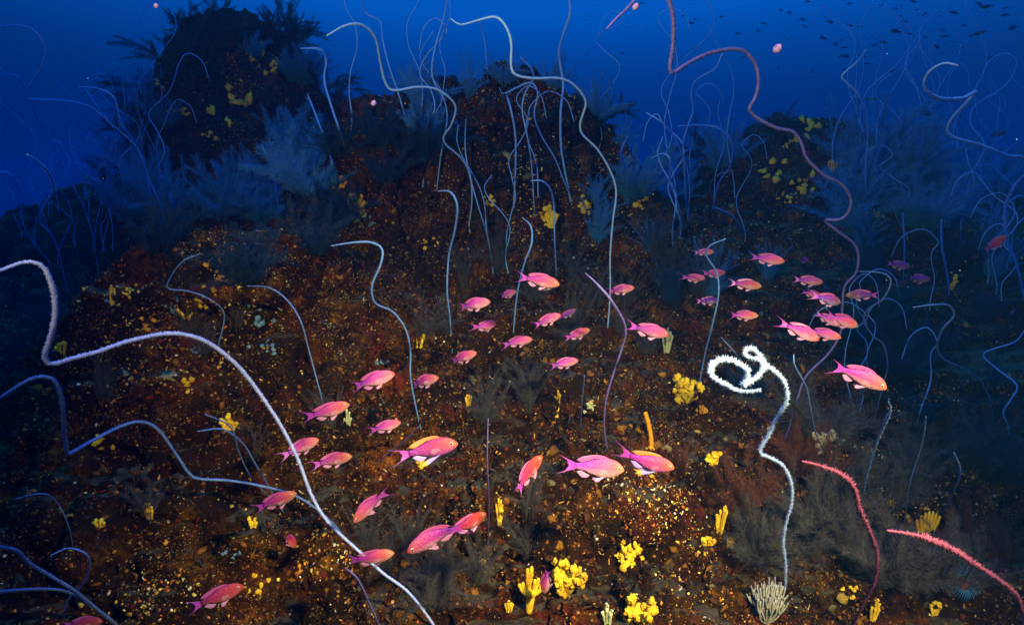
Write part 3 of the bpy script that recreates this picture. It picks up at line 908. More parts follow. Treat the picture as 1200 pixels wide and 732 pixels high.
# whip forests fading into the blue, each strand its own
def forest(n, x0, x1, y0, y1, dm0, dm1, hmin, hmax, label, group, seed):
    r = random.Random(seed)
    made = 0
    tries = 0
    while made < n and tries < n * 12:
        tries += 1
        px, py = r.uniform(x0, x1), r.uniform(y0, y1)
        P, nn, d = hit(px, py)
        if P is None or d < dm0 or d > dm1:
            continue
        h = r.uniform(hmin, hmax)
        pts = []
        ph, ph2 = r.uniform(0, 6.3), r.uniform(0, 6.3)
        lean, a = r.uniform(-0.25, 0.25), r.uniform(0.06, 0.16)
        turns = r.uniform(1.0, 2.2)
        for q in range(9):
            t = q / 8
            pts.append(P + np.array([lean * h * t + a * h * t * math.sin(ph + turns * 6.28 * t), a * h * t * math.sin(ph2 + turns * 5 * t), h * t - 0.03]))
        if r.random() < 0.6:          # the tip curls over
            c = pts[-1]
            s = r.choice((-1, 1)) * r.uniform(0.06, 0.16)
            pts += [c + np.array([s * 0.6, 0, 0.06]), c + np.array([s * 1.3, 0.02, 0.02]), c + np.array([s * 1.6, 0.03, -0.08])]
        Q = catmull(np.array(pts), 5)
        R = np.linspace(1, 0.6, len(Q)) * r.uniform(0.0022, 0.0042)
        root = link('whip_coral', None, loc=P)
        g = Geo()
        g.add(*tube(Q - P, R, 5))
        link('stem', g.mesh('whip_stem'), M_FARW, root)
        tag(root, label, 'whip coral', group)
        made += 1
forest(20, 955, 1198, 120, 250, 4.0, 11, 0.7, 1.5, 'one of the faint blue whips crowding the crest of the right mound', 'whip corals on the right mound', 3)
forest(8, 760, 880, 190, 300, 3.4, 10, 0.6, 1.3, 'one of the blue whips clustered in the gap between the central and right mounds', 'whip corals in the gap', 4)
forest(24, 0, 190, 200, 330, 3.0, 11, 0.5, 1.3, 'one of the faint blue whips clustered in the gap beside the left mound', 'whip corals beside the left mound', 5)
forest(5, 400, 520, 130, 230, 3.4, 10, 0.5, 1.0, 'one of the faint blue whips on the saddle beside the central mound', 'whip corals on the saddle', 6)
forest(5, 560, 720, 150, 320, 3.0, 9, 0.4, 0.9, 'one of the slim grey whips standing on the face of the central mound', 'whip corals on the central mound', 8)
forest(14, 1000, 1195, 260, 520, 2.0, 7, 0.3, 0.7, 'one of the dim whips standing on the dark right slope', 'whip corals on the right slope', 9)

# ------------------------------------------------------------------ feathery hydroids and black corals
def plume_mesh(name, seed, stalks, h, spread, pin, plen, pr, sr, branch=0, droop=0.25):
    r = np.random.default_rng(seed)
    gs, gp = Geo(), Geo()
    def stalk(p0, dirv, L, depth):
        k = 9
        P = [p0]
        dv = dirv / np.linalg.norm(dirv)
        bendv = r.normal(size=3) * 0.10
        for q in range(k - 1):
            dv = dv + bendv + r.normal(size=3) * 0.05 + np.array([0, 0, 0.02])
            dv /= np.linalg.norm(dv)
            P.append(P[-1] + dv * L / (k - 1))
        P = np.array(P)
        gs.add(*tube(P, np.linspace(sr, sr * 0.3, k), 4))
        T, Nn_, B_ = frames(P)
        m = int(pin * L / h) + 4
        u_ = np.repeat(np.linspace(0.12, 0.995, m), 2) * (k - 1)
        side = np.tile([1, -1], m)
        i0 = np.minimum(u_.astype(int), k - 2)
        fr = (u_ - i0)[:, None]
        c = P[i0] * (1 - fr) + P[i0 + 1] * fr
        tt = u_ / (k - 1)
        a = r.normal(size=2 * m) * 0.5 + r.random() * 3.14
        o = (np.cos(a)[:, None] * Nn_[i0] + np.sin(a)[:, None] * B_[i0]) * side[:, None]
        o = o + T[i0] * 0.75
        o /= np.linalg.norm(o, axis=1)[:, None]
        ln = (plen * (1.15 - 0.75 * tt) * (0.7 + 0.6 * r.random(2 * m)))[:, None]
        sd = np.cross(o, T[i0] + 1e-3)
        sd /= np.linalg.norm(sd, axis=1)[:, None]
        e = np.cross(o, sd)
        mid = c + o * ln * 0.55 + T[i0] * ln * 0.06
        end = c + o * ln + T[i0] * ln * droop
        VV = np.stack([c + sd * pr, c - sd * pr * 0.5 + e * pr, c - sd * pr * 0.5 - e * pr, mid + sd * pr, mid - sd * pr * 0.5 + e * pr, mid - sd * pr * 0.5 - e * pr, end], 1)
        FF = np.array([(0, 1, 4), (0, 4, 3), (1, 2, 5), (1, 5, 4), (2, 0, 3), (2, 3, 5), (3, 4, 6), (4, 5, 6), (5, 3, 6)])
        n2 = 2 * m
        gp.add(VV.reshape(-1, 3), (FF[None] + (np.arange(n2) * 7)[:, None, None]).reshape(-1, 3))
        if depth > 0:
            for q in range(branch):
                t = r.uniform(0.2, 0.75) * (k - 1)
                ii = int(t)
                bd = T[ii] + (Nn_[ii] * r.normal() + B_[ii] * r.normal()) * 0.7
                stalk(P[ii], bd, L * r.uniform(0.35, 0.6), depth - 1)
    for q in range(stalks):
        a = r.random() * 6.283
        sp = spread * math.sqrt(r.random())
        stalk(np.array([0.04 * h * math.cos(a), 0.04 * h * math.sin(a), -0.02 * h]), np.array([math.cos(a) * sp, math.sin(a) * sp, 1.0]), h * r.uniform(0.6, 1.05), 1 if branch else 0)
    return gs.mesh(name + '_stalks'), gp.mesh(name + '_plumes', False)

PL = {}
for k in range(3):
    PL['hyd%d' % k] = plume_mesh('hydroid', 20 + k, 22, 1.0, 1.0, 90, 0.17, 0.0018, 0.004)
for k in range(2):
    PL['tall%d' % k] = plume_mesh('tall_hydroid', 30 + k, 22, 1.0, 0.34, 55, 0.11, 0.0014, 0.003)
for k in range(3):
    PL['blk%d' % k] = plume_mesh('black_coral', 40 + k, 5, 1.0, 0.6, 75, 0.10, 0.0024, 0.007, branch=5)

def bush(px, py, hpx, kind, mat, label, name, cat, group=None, seed=0, maxd=12, d_fix=None, squash=1.0):
    P, nn, d = hit_near(px, py, maxd)
    h = hpx * d / FPX
    root = link(name, None, loc=P - np.array([0, 0, 0.02 * h]))
    r = random.Random(seed * 7 + int(px))
    root.rotation_euler = (r.uniform(-0.15, 0.15), r.uniform(-0.2, 0.2), r.uniform(0, 6.28))
    root.scale = (h * squash, h * squash, h)
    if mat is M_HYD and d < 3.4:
        mat = M_HYDD  # bushes near the flash take the darkened colour to offset its light
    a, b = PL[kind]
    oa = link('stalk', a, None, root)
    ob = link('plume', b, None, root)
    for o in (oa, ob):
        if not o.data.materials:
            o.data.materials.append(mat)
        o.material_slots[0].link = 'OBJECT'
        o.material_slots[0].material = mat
    tag(root, label, cat, group)
    return root

BG = 'feathery hydroids on the reef'
HY = [
 (285, 335, 95, 'hyd0', M_HYD, 'wide feathery hydroid fan behind the crest of the left ridge'),
 (360, 300, 75, 'hyd1', M_HYD, 'feathery hydroid bush between the left ridge and the central mound'),
 (190, 300, 80, 'hyd2', M_HYD, 'pale blue feathery hydroid bush at the foot of the left mound'),
 (325, 165, 45, 'hyd1', M_HYD, 'small feathery hydroid clump on the flank of the left mound'),
 (455, 215, 60, 'hyd0', M_HYD, 'feathery hydroid clump on the left slope of the central mound'),
 (500, 160, 50, 'hyd2', M_HYD, 'bluish feathery hydroid clump on the left shoulder of the central mound'),
 (548, 115, 60, 'tall1', M_HYD, 'upright feathery hydroid on the left of the central crest'),
 (590, 100, 45, 'hyd0', M_HYD, 'low feathery hydroid on the very crest of the central mound'),
 (650, 105, 45, 'hyd2', M_HYD, 'teal feathery hydroid on the right of the central crest'),
 (700, 130, 55, 'hyd1', M_HYD, 'feathery hydroid spray on the right shoulder of the central mound'),
 (745, 235, 60, 'hyd0', M_HYD, 'feathery hydroid drooping off the right flank of the central mound'),
 (765, 300, 55, 'tall0', M_HYD, 'tall feathery hydroid low on the right flank of the central mound'),
 (850, 200, 70, 'hyd2', M_HYD, 'tall bluish hydroid on the left of the right mound'),
 (985, 200, 95, 'tall1', M_HYD, 'tall pale hydroid plume behind the yellow sponges of the right mound'),
 (1060, 200, 95, 'tall0', M_HYD, 'hazy hydroid plume on the crest right of the yellow sponges'),
 (1130, 220, 90, 'tall1', M_HYD, 'hazy hydroid plume near the flat looped whip coral'),
 (545, 345, 80, 'tall0', M_HYDG, 'tall grey hydroid on the left of the silted shelf behind the school'),
 (585, 320, 75, 'tall1', M_HYDG, 'tall grey hydroid at the foot of the central mound behind the school'),
 (620, 480, 85, 'tall0', M_HYDG, 'tall grey hydroid tuft under the middle of the school'),
 (565, 500, 85, 'tall1', M_HYDG, 'tall grey hydroid tuft beside the mauve straight whip'),
 (790, 360, 80, 'tall0', M_HYD, 'tall bluish hydroid tuft right of the school centre'),
 (830, 350, 80, 'tall1', M_HYD, 'tall bluish hydroid tuft behind the left fish of the right group'),
 (480, 660, 90, 'tall0', M_HYDG, 'grey wispy hydroid in front of the left diving fish'),
 (520, 700, 100, 'tall1', M_HYDG, 'grey wispy hydroid beside the yellow cup sponge'),
 (880, 600, 95, 'hyd0', M_RUSTH, 'rusty feathery hydroid beside the stem of the coiled white whip'),
 (955, 640, 120, 'hyd1', M_HYDG, 'large smoky hydroid bush behind the bowed spiky pink whip'),
 (985, 610, 80, 'hyd2', M_HYDG, 'smoky hydroid bush behind the pale rosette sponge'),
 (1060, 690, 110, 'hyd0', M_HYDG, 'smoky hydroid bush under the arching spiky pink whip'),
 (1130, 640, 70, 'hyd2', M_RUSTH, 'small rusty hydroid bush on the dark right slope'),
 (1180, 660, 60, 'hyd1', M_RUSTH, 'rusty feathery hydroid at the right foot of the slope'),
 (970, 500, 45, 'hyd0', M_RUSTH, 'orange brown hydroid tuft above the pale rosette sponge'),
 (880, 470, 60, 'hyd2', M_HYD, 'dim hydroid clump right behind the coiled white whip'),
 (945, 560, 90, 'hyd1', M_RUSTH, 'rust tinged hydroid bush at the root of the bowed spiky pink whip'),
 (170, 600, 45, 'hyd0', M_HYDG, 'low spidery hydroid on the face of the left ridge'),
 (65, 390, 60, 'hyd1', M_HYD, 'dim hydroid clump beside the hook of the thick white whip'),
 (900, 330, 55, 'tall0', M_HYD, 'dim tall hydroid under the fish near the long pinkish whip'),
 (1010, 300, 70, 'tall1', M_HYD, 'dim tall hydroid behind the long pinkish whip'),
 (1160, 330, 80, 'tall0', M_HYD, 'dim tall hydroid on the far right of the slope'),
 (740, 560, 60, 'tall1', M_RUSTH, 'rusty hydroid tuft under the pair of large pink fish'),
 (800, 560, 60, 'tall0', M_RUSTH, 'thin rusty hydroid tuft right of the pair of large pink fish'),
]
for k, (px, py, hp, kind, mat, lab) in enumerate(HY):
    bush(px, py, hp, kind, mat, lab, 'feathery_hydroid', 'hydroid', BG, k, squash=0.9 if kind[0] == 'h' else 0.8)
# wisps softening every ridge: counted singly, told apart only by place
def wisps(n, box, hpx, kinds, mat, label, group, seed, dmin, dmax):
    r = random.Random(seed)
    made = tries = 0
    while made < n and tries < 400:
        tries += 1
        px, py = r.uniform(box[0], box[2]), r.uniform(box[1], box[3])
        P, nn, d = hit(px, py)
        if P is None or d < dmin or d > dmax:
            continue
        o = bush(px, py, r.uniform(*hpx), r.choice(kinds), mat, label, 'feathery_hydroid', 'hydroid', group, seed + made, squash=r.uniform(0.8, 1.2))
        made += 1
HK = ['hyd0', 'hyd1', 'hyd2']
TK = ['tall0', 'tall1']
wisps(10, (390, 100, 520, 230), (35, 65), HK, M_HYD, 'soft blue hydroid wisp on the left slope of the central mound', 'hydroid wisps left of the central crest', 11, 3, 9)
wisps(10, (690, 110, 800, 300), (35, 65), HK + TK, M_HYD, 'soft blue hydroid wisp on the right slope of the central mound', 'hydroid wisps right of the central crest', 12, 3, 9)
wisps(14, (140, 190, 400, 300), (45, 85), HK, M_HYD, 'soft blue hydroid wisp in the hollow behind the left ridge', 'hydroid wisps behind the left ridge', 13, 2.8, 9)
wisps(10, (130, 40, 390, 190), (30, 55), HK, M_HYD, 'dim teal hydroid wisp on the steep side of the left mound', 'hydroid wisps on the left mound', 14, 4, 9)
wisps(20, (985, 130, 1200, 290), (50, 95), TK + HK, M_HYD, 'hazy blue hydroid wisp along the top of the right mound', 'hydroid wisps on the right mound', 15, 3.5, 12)
wisps(14, (960, 300, 1200, 520), (45, 80), TK + HK, M_HYDD, 'dim blue hydroid wisp on the dark right slope', 'hydroid wisps on the right slope', 16, 2, 7)
wisps(12, (480, 270, 840, 440), (50, 85), TK, M_HYDG, 'tall smoky hydroid wisp behind the fish school', 'hydroid wisps behind the school', 17, 2, 6)
wisps(12, (860, 520, 1190, 720), (60, 110), HK, M_HYDG, 'smoky brown hydroid wisp on the lower right of the reef', 'hydroid wisps on the lower right', 18, 1.2, 4)
wisps(7, (430, 560, 620, 720), (60, 95), TK, M_HYDG, 'smoky grey hydroid wisp on the near reef below the diving fish', 'hydroid wisps below the fish', 19, 1.2, 4)
wisps(6, (90, 380, 420, 560), (40, 70), TK, M_HYDG, 'thin grey hydroid wisp on the face of the left ridge', 'hydroid wisps on the ridge face', 20, 1.2, 4)
BC = [
 (195, 85, 70, 'blk0', 'dark feathery black coral on the left edge of the left mound'),
 (230, 70, 75, 'blk1', 'tall dark black coral spire near the top of the left mound'),
 (275, 55, 50, 'blk2', 'dense dark black coral clump on the summit of the left mound'),
 (310, 50, 55, 'blk0', 'dark bushy black coral right of the left summit'),
 (350, 75, 85, 'blk1', 'tall dark black coral leaning right off the left mound'),
 (380, 110, 60, 'blk2', 'dark black coral on the right shoulder of the left mound'),
 (165, 120, 55, 'blk2', 'low dark black coral on the left flank of the left mound'),
 (250, 100, 45, 'blk0', 'small dark black coral below the left summit'),
 (120, 130, 50, 'blk1', 'dark sprig of black coral standing off the left mound'),
 (705, 120, 55, 'blk2', 'dark black coral sprig on the right of the central crest'),
 (820, 165, 50, 'blk0', 'dark round black coral clump in the gap beside the right mound'),
 (905, 165, 45, 'blk1', 'dark spiky black coral at the top of the right mound'),
 (300, 135, 50, 'blk2', 'dim black coral on the face of the left mound'),
 (300, 90, 40, 'blk1', 'small black coral among yellow crusts on the left mound'),
 (215, 50, 60, 'blk0', 'dark black coral spray left of the left summit'),
 (335, 60, 60, 'blk2', 'dark black coral spray right of the left summit'),
 (255, 60, 70, 'blk1', 'tall dark black coral plume rising behind the left summit'),
 (180, 150, 50, 'blk0', 'ragged dark black coral low on the left flank of the left mound'),
 (395, 140, 50, 'blk1', 'ragged dark black coral low on the right flank of the left mound'),
 (155, 170, 50, 'blk2', 'dark black coral at the left foot of the left mound'),
]
for k, (px, py, hp, kind, lab) in enumerate(BC):
    bush(px, py, hp, kind, M_BLACKC, lab, 'black_coral', 'black coral', 'black corals on the mounds', k, squash=1.0)

# ------------------------------------------------------------------ sponges
def sponge(px, py, wpx, hpx, kind, mat, label, group=None, seed=0, name='sponge', lift=0.0):
    P, nn, d = hit_near(px, py + hpx * 0.45)
    w, h = wpx * d / FPX, hpx * d / FPX
    r = np.random.default_rng(seed + 400)
    axis = nn * 0.55 + np.array([0, -0.25, 0.55])
    if kind in ('stick', 'tuft', 'cup', 'ribbed', 'fingers'):
        axis = nn * 0.15 + np.array([0, -0.12, 1.0])
    axis /= np.linalg.norm(axis)
    t = np.cross(axis, [0, 1, 0.1])
    t /= np.linalg.norm(t)
    if t[0] < 0: t = -t
    b = np.cross(axis, t)
    root = link(name, None, loc=P - nn * 0.006)
    tag(root, label, 'sponge', group)
    up3 = axis
    def loc(a, c, z):
        return t * a + b * c + up3 * z
    if kind == 'mass':                      # many rounded lobes over a short trunk
        g = Geo()
        Pst = np.array([loc(0, 0, -0.01), loc(0.04 * w, 0, h * 0.25), loc(0, 0, h * 0.5)])
        g.add(*finger_geo(catmull(Pst, 4), np.linspace(0.16 * w, 0.22 * w, 9), seed))
        link('trunk', g.mesh('sponge_trunk'), mat, root)
        n = 40
        for q in range(n):
            a, c = r.uniform(-0.44, 0.44) * w, r.uniform(-0.3, 0.3) * w
            z = h * r.uniform(0.12, 0.95) * (1 - 1.1 * (a / w) ** 2)
            a *= 0.6 + 0.5 * z / h
            s = w * r.uniform(0.06, 0.125)
            gg = Geo()
            gg.add(*lump(loc(a, c, z), s * np.array([1, 1, 1.3]) * r.uniform(0.7, 1.2, 3), seed + q, 0.7))
            for kk in range(6):
                v = r.normal(size=3)
                v /= np.linalg.norm(v)
                gg.add(*[(a_ * s * r.uniform(0.25, 0.5) * r.uniform(0.7, 1.4, 3) + loc(a, c, z) + v * s * 0.95, f_) for a_, f_ in [ico()]][0])
            link('lobe', gg.mesh('sponge_lobe'), mat, root)
    elif kind == 'fingers':
        g = Geo()
        Pst = np.array([loc(0, 0, -0.01), loc(0.02 * w, 0, h * 0.2), loc(0, 0, h * 0.42)])
        g.add(*finger_geo(catmull(Pst, 4), np.linspace(0.13 * w, 0.2 * w, 9), seed))
        g.add(*lump(loc(0, 0, h * 0.42), w * np.array([0.34, 0.25, 0.2]), seed, 0.4))
        link('trunk', g.mesh('sponge_trunk'), mat, root)
        n = 7
        for q in range(n):
            a = (q / (n - 1) - 0.5) * w * 0.85
            top = h * r.uniform(0.62, 1.0) * (1.1 - 0.9 * abs(q / (n - 1) - 0.45))
            c = r.uniform(-0.12, 0.12) * w
            Pf = np.array([loc(a * 0.45, c * 0.5, h * 0.36), loc(a * 0.9, c, h * 0.40 + (top - h * .36) * 0.45), loc(a * 1.05, c * 1.2, max(top, h * 0.6))])
            gg = Geo()
            gg.add(*finger_geo(catmull(Pf, 5), w * np.array([0.09, 0.085, 0.08, 0.075, 0.075, 0.08, 0.085, 0.088, 0.085, 0.075, 0.05]), seed + q, 0.25))
            link('finger', gg.mesh('sponge_finger'), mat, root)
    elif kind == 'ribbed':
        n = 7
        for q in range(n):
            a = (q / (n - 1) - 0.5) * w
            top = h * (1.0 - 1.1 * (q / (n - 1) - 0.55) ** 2)
            Pf = np.array([loc(a * 0.45, 0, -0.01), loc(a * 0.8, 0.03 * w, top * 0.5), loc(a, 0.0, top)])
            gg = Geo()
            gg.add(*finger_geo(catmull(Pf, 5), w * np.array([0.04, 0.055, 0.06, 0.065, 0.07, 0.075, 0.075, 0.075, 0.07, 0.06, 0.04]), seed + q, 0.12))
            link('rib', gg.mesh('sponge_rib'), mat, root)
    elif kind == 'stick':
        Pf = np.array([loc(0.25 * w, 0, -0.01), loc(0.15 * w, 0, h * 0.35), loc(-0.05 * w, 0, h * 0.7), loc(-0.3 * w, 0, h)])
        gg = Geo()
        gg.add(*finger_geo(catmull(Pf, 6), np.linspace(0.26, 0.2, 19) * w, seed, 0.15))
        link('stem', gg.mesh('sponge_stem'), mat, root)
        gg = Geo()
        gg.add(*lump(loc(0.25 * w, 0, 0), w * np.array([0.5, 0.5, 0.3]), seed, 0.4))
        link('foot', gg.mesh('sponge_foot'), mat, root)
    else:                                   # tuft: a few lumpy lobes
        n = {'tuft': 7, 'cup': 5, 'crust': 8}[kind]
        for q in range(n):
            gg = Geo()
            a = r.uniform(-0.42, 0.42) * w
            if kind == 'crust':
                cx_, cy_ = r.normal() * 0.24 * wpx, r.normal() * 0.24 * hpx
                for kk in range(4):
                    ox, oy = cx_ + r.normal() * 0.022 * wpx, cy_ + r.normal() * 0.022 * hpx
                    Ph, nh, dh = hit(px + ox, py + oy)
                    if Ph is None or abs(dh - d) > 0.35 * max(1, d / 3):
                        continue
                    rad = math.sqrt(w * h) * r.uniform(0.05, 0.12)
                    if kk and gg.V and np.linalg.norm(Ph - first_c) > rad * 0.9:
                        continue
                    if not gg.V:
                        first_c = Ph
                    v, f_ = ico2()
                    v = v * (1 + 0.8 * fbm(v * 1.8 + q * 7 + kk, 2, seed))[:, None] * rad * r.uniform(0.6, 1.4, 3)
                    v = v - nh * (v @ nh)[:, None] * 0.35
                    gg.add(Ph - P + nn * 0.006 + v, f_)
                if not gg.V:
                    gg.add(*lump(nn * 0.004, math.sqrt(w * h) * np.array([.12, .12, .1]), seed + q, 0.6))
            else:
                top = h * r.uniform(0.55, 1.0) * (1 - 0.7 * abs(a) / w)
                Pf = np.array([loc(a * 0.4, 0, -0.006), loc(a * 0.7, r.uniform(-.12, .12) * w, top * 0.5), loc(a, r.uniform(-.2, .2) * w, top)])
                m_ = 0.10 if kind == 'tuft' else 0.14
                gg.add(*finger_geo(catmull(Pf, 4), np.linspace(m_ * 0.75, m_ * 1.15, 9) * w, seed + q, 0.3, 7))
                gg.add(*lump(loc(a, 0, top) * 1.0, w * np.array([1, 1, 1]) * m_ * r.uniform(1.0, 1.5), seed + q, 0.5))
            link('lobe', gg.mesh('sponge_lobe'), mat, root)
    return root

SP = [
 (662, 668, 42, 54, 'mass', M_YEL, 'large cauliflower shaped yellow sponge beside the silted shelf'),
 (621, 686, 30, 56, 'fingers', M_YEL, 'yellow finger sponge with upright fingers on a stalk beside the magenta fish'),
 (748, 706, 40, 44, 'mass', M_YEL, 'ragged yellow sponge clump below the silted shelf'),
 (732, 647, 30, 36, 'mass', M_YEL, 'yellow sponge clump with a reddish side right of the silted shelf'),
 (797, 455, 38, 28, 'mass', M_YEL, 'bright round yellow sponge left of the coiled white whip'),
 (822, 479, 14, 12, 'tuft', M_ORA, 'tiny orange sponge just below the bright round yellow sponge'),
 (838, 536, 24, 18, 'tuft', M_YEL, 'yellow sponge tuft left of the coiled whip stem'),
 (843, 606, 14, 50, 'tuft', M_YEL, 'slender upright yellow sponge with a forked foot'),
 (829, 632, 18, 14, 'tuft', M_YEL, 'small yellow sponge left of the forked upright one'),
 (855, 632, 20, 12, 'tuft', M_YEL, 'small yellow sponge right of the forked upright one'),
 (585, 597, 12, 32, 'tuft', M_YEL, 'narrow pale yellow sponge of stacked beads below the red fish'),
 (567, 660, 12, 20, 'cup', M_YEL, 'small yellow cup sponge beside the thin mauve whip'),
 (597, 709, 12, 18, 'tuft', M_YEL, 'small yellow sponge left of the stalked finger sponge'),
 (711, 716, 14, 34, 'tuft', M_GRN, 'pale knobbly sponge post beside the ragged yellow clump'),
 (549, 467, 9, 18, 'tuft', M_YEL, 'small yellow sponge under the middle of the school'),
 (652, 470, 10, 44, 'tuft', M_YEL, 'tall thin yellow sponge under the pink fish with no neighbour'),
 (781, 395, 14, 40, 'tuft', M_GRN, 'greenish yellow upright sponge in front of a pink fish head'),
 (691, 478, 22, 16, 'crust', M_GRN, 'pale blue green sponge crust under the school'),
 (760, 503, 12, 46, 'stick', M_ORA, 'orange finger sponge rising over the pair of large pink fish'),
 (492, 540, 10, 14, 'tuft', M_YEL, 'small yellow sponge behind the large violet finned fish'),
 (408, 490, 8, 22, 'tuft', M_GRN, 'thin green sponge beside the fish over the left ridge'),
 (419, 236, 22, 18, 'mass', M_YEL, 'round yellow sponge on the orange left corner of the central mound'),
 (397, 213, 22, 26, 'crust', M_ORA, 'orange crust sponge on the left corner of the central mound'),
 (411, 253, 34, 14, 'crust', M_GRN, 'pale green crust under the round yellow sponge of the central mound'),
 (643, 253, 20, 22, 'tuft', M_YEL, 'yellow sponge tuft high on the face of the central mound'),
 (686, 240, 16, 34, 'crust', M_YEL, 'tan yellow sponge crust right of the tuft on the central mound'),
 (574, 236, 20, 16, 'crust', M_YEL, 'dull yellow crust sponge left of the tuft on the central mound'),
 (650, 99, 10, 10, 'crust', M_YEL, 'tiny yellow crust on the crest of the central mound'),
 (745, 234, 22, 20, 'crust', M_YEL, 'yellow crust sponge on the right flank of the central mound'),
 (735, 203, 22, 12, 'crust', M_YEL, 'dull yellow crust on the right shoulder of the central mound'),
 (502, 283, 22, 14, 'crust', M_YEL, 'dull olive crust left of the hooked upright whip'),
 (492, 395, 12, 18, 'tuft', M_YEL, 'dull yellow sponge right of the question mark whip'),
 (250, 318, 20, 24, 'crust', M_ORA, 'amber crust sponge on the crest of the left ridge'),
 (236, 358, 16, 28, 'crust', M_YEL, 'yellow sponge column on the crest of the left ridge'),
 (218, 364, 14, 18, 'tuft', M_YEL, 'small yellow sponge beside the column on the left ridge'),
 (176, 382, 26, 12, 'crust', M_ORA, 'flat orange crust above the arch of the thick white whip'),
 (152, 338, 14, 16, 'crust', M_YEL, 'small dull yellow crust on the upper left ridge'),
 (133, 345, 8, 18, 'tuft', M_YEL, 'narrow yellow green sponge at the left end of the ridge crest'),
 (73, 405, 12, 18, 'tuft', M_YEL, 'small yellow sponge tucked in the bend of the thick white whip'),
 (215, 446, 18, 30, 'crust', M_YEL, 'bright yellow sponge under the arch of the thick white whip'),
 (268, 493, 18, 20, 'tuft', M_YEL, 'bright yellow sponge where thin grey whips cross the thick white whip'),
 (123, 518, 22, 20, 'crust', M_YEL, 'yellow sponge touching the stepped mauve grey whip'),
 (175, 597, 10, 22, 'tuft', M_YEL, 'small tan yellow sponge on the face of the left ridge'),
 (117, 612, 14, 10, 'tuft', M_YEL, 'tiny yellow sponge low on the left ridge'),
 (295, 610, 12, 16, 'tuft', M_YEL, 'small yellow sponge under the fish beside the thick white whip'),
 (303, 686, 16, 24, 'crust', M_YEL, 'dull yellow sponge right of the lowest red fish'),
 (355, 663, 12, 18, 'crust', M_ORA, 'small amber sponge beside the base of the thick white whip'),
 (1037, 600, 18, 38, 'ribbed', M_YEL, 'yellow paddle shaped sponge behind the tip of the arching pink whip'),
 (1085, 611, 26, 32, 'ribbed', M_YEL, 'ribbed yellow fan sponge behind the arching pink whip'),
 (995, 691, 22, 20, 'crust', M_YEL, 'yellow sponge knob left of the bowed pink whip'),
 (1023, 712, 12, 36, 'tuft', M_YEL, 'upright yellow sponge right of the foot of the bowed pink whip'),
 (1093, 706, 16, 32, 'tuft', M_YEL, 'upright yellow sponge under the arching pink whip'),
 (1068, 655, 14, 40, 'crust', M_ORA, 'dull brown yellow sponge left below the ribbed fan sponge'),
 (1053, 428, 9, 22, 'tuft', M_GRN, 'green yellow sponge right of the orange backed fish'),
 (1066, 427, 9, 16, 'tuft', M_ORA, 'orange sponge right of the orange backed fish'),
 (1117, 332, 12, 22, 'tuft', M_YEL, 'yellow sponge above the folded whip on the right slope'),
 (1122, 517, 8, 14, 'tuft', M_YEL, 'tiny yellow sponge on the dark right slope'),
 (970, 360, 20, 8, 'crust', M_GRN, 'green crust among the right group of fish'),
 (947, 150, 40, 34, 'crust', M_YEL, 'yellow crust sponge at the top of the right mound beside the pinkish whip'),
 (923, 166, 14, 22, 'crust', M_YEL, 'yellow sponge touching the pinkish whip on the right mound'),
 (907, 205, 36, 36, 'crust', M_YEL, 'broad yellow crust sponge on the left of the right mound'),
 (938, 214, 30, 28, 'crust', M_YEL, 'yellow crust sponge in the middle of the right mound'),
 (973, 196, 16, 16, 'tuft', M_YEL, 'small yellow sponge right of the pinkish whip on the right mound'),
 (925, 232, 26, 14, 'crust', M_YEL, 'thin yellow crust below the middle one on the right mound'),
 (1024, 250, 20, 14, 'crust', M_YEL, 'yellow green crust right of the kink of the pinkish whip'),
 (305, 60, 26, 34, 'crust', M_YEL, 'dull yellow crust sponge high on the left mound'),
 (326, 74, 18, 24, 'crust', M_YEL, 'dull yellow crust right of the highest one on the left mound'),
 (207, 71, 16, 14, 'crust', M_YEL, 'dull yellow crust on the left edge of the left mound'),
 (186, 96, 12, 14, 'crust', M_YEL, 'small dull yellow crust low on the left edge of the left mound'),
 (212, 131, 24, 12, 'crust', M_YEL, 'dull olive crust on the face of the left mound'),
 (245, 160, 12, 20, 'crust', M_YEL, 'dull yellow column low on the face of the left mound'),
 (275, 120, 50, 30, 'crust', M_YEL, 'wide olive yellow crust in the middle of the left mound'),
 (350, 182, 24, 20, 'crust', M_GRN, 'pale green crust at the right foot of the left mound'),
 (134, 354, 14, 12, 'crust', M_BLUEC, 'blue grey sponge patch at the left end of the ridge crest'),
 (203, 358, 12, 18, 'crust', M_BLUEC, 'blue grey sponge patch left of the yellow column on the ridge'),
 (305, 372, 24, 18, 'crust', M_BLUEC, 'round dim blue sponge patch on the right shoulder of the ridge'),
 (310, 405, 24, 14, 'crust', M_BLUEC, 'teal sponge patch right of the arch of the thick white whip'),
 (231, 411, 14, 10, 'crust', M_BLUEC, 'small teal sponge patch just under the thick white whip'),
 (445, 425, 18, 12, 'crust', M_BLUEC, 'blue grey sponge patch under the question mark whip'),
 (425, 258, 26, 16, 'crust', M_BLUEC, 'pale blue sponge patch on the left corner of the central mound'),
 (272, 648, 26, 12, 'crust', M_BLUEC, 'dim blue grey sponge patch low on the left ridge'),
]
for k, (px, py, w, h, kind, mat, lab) in enumerate(SP):
    if px < 420 or 380 < px < 780 and py < 420:
        w, h = w * 1.25, h * 1.2
    sponge(px, py, w, h, kind, mat, lab, 'sponges dotted over the reef', k, name='yellow_sponge' if mat is M_YEL else ('orange_sponge' if mat is M_ORA else ('blue_sponge' if mat is M_BLUEC else 'pale_sponge')))

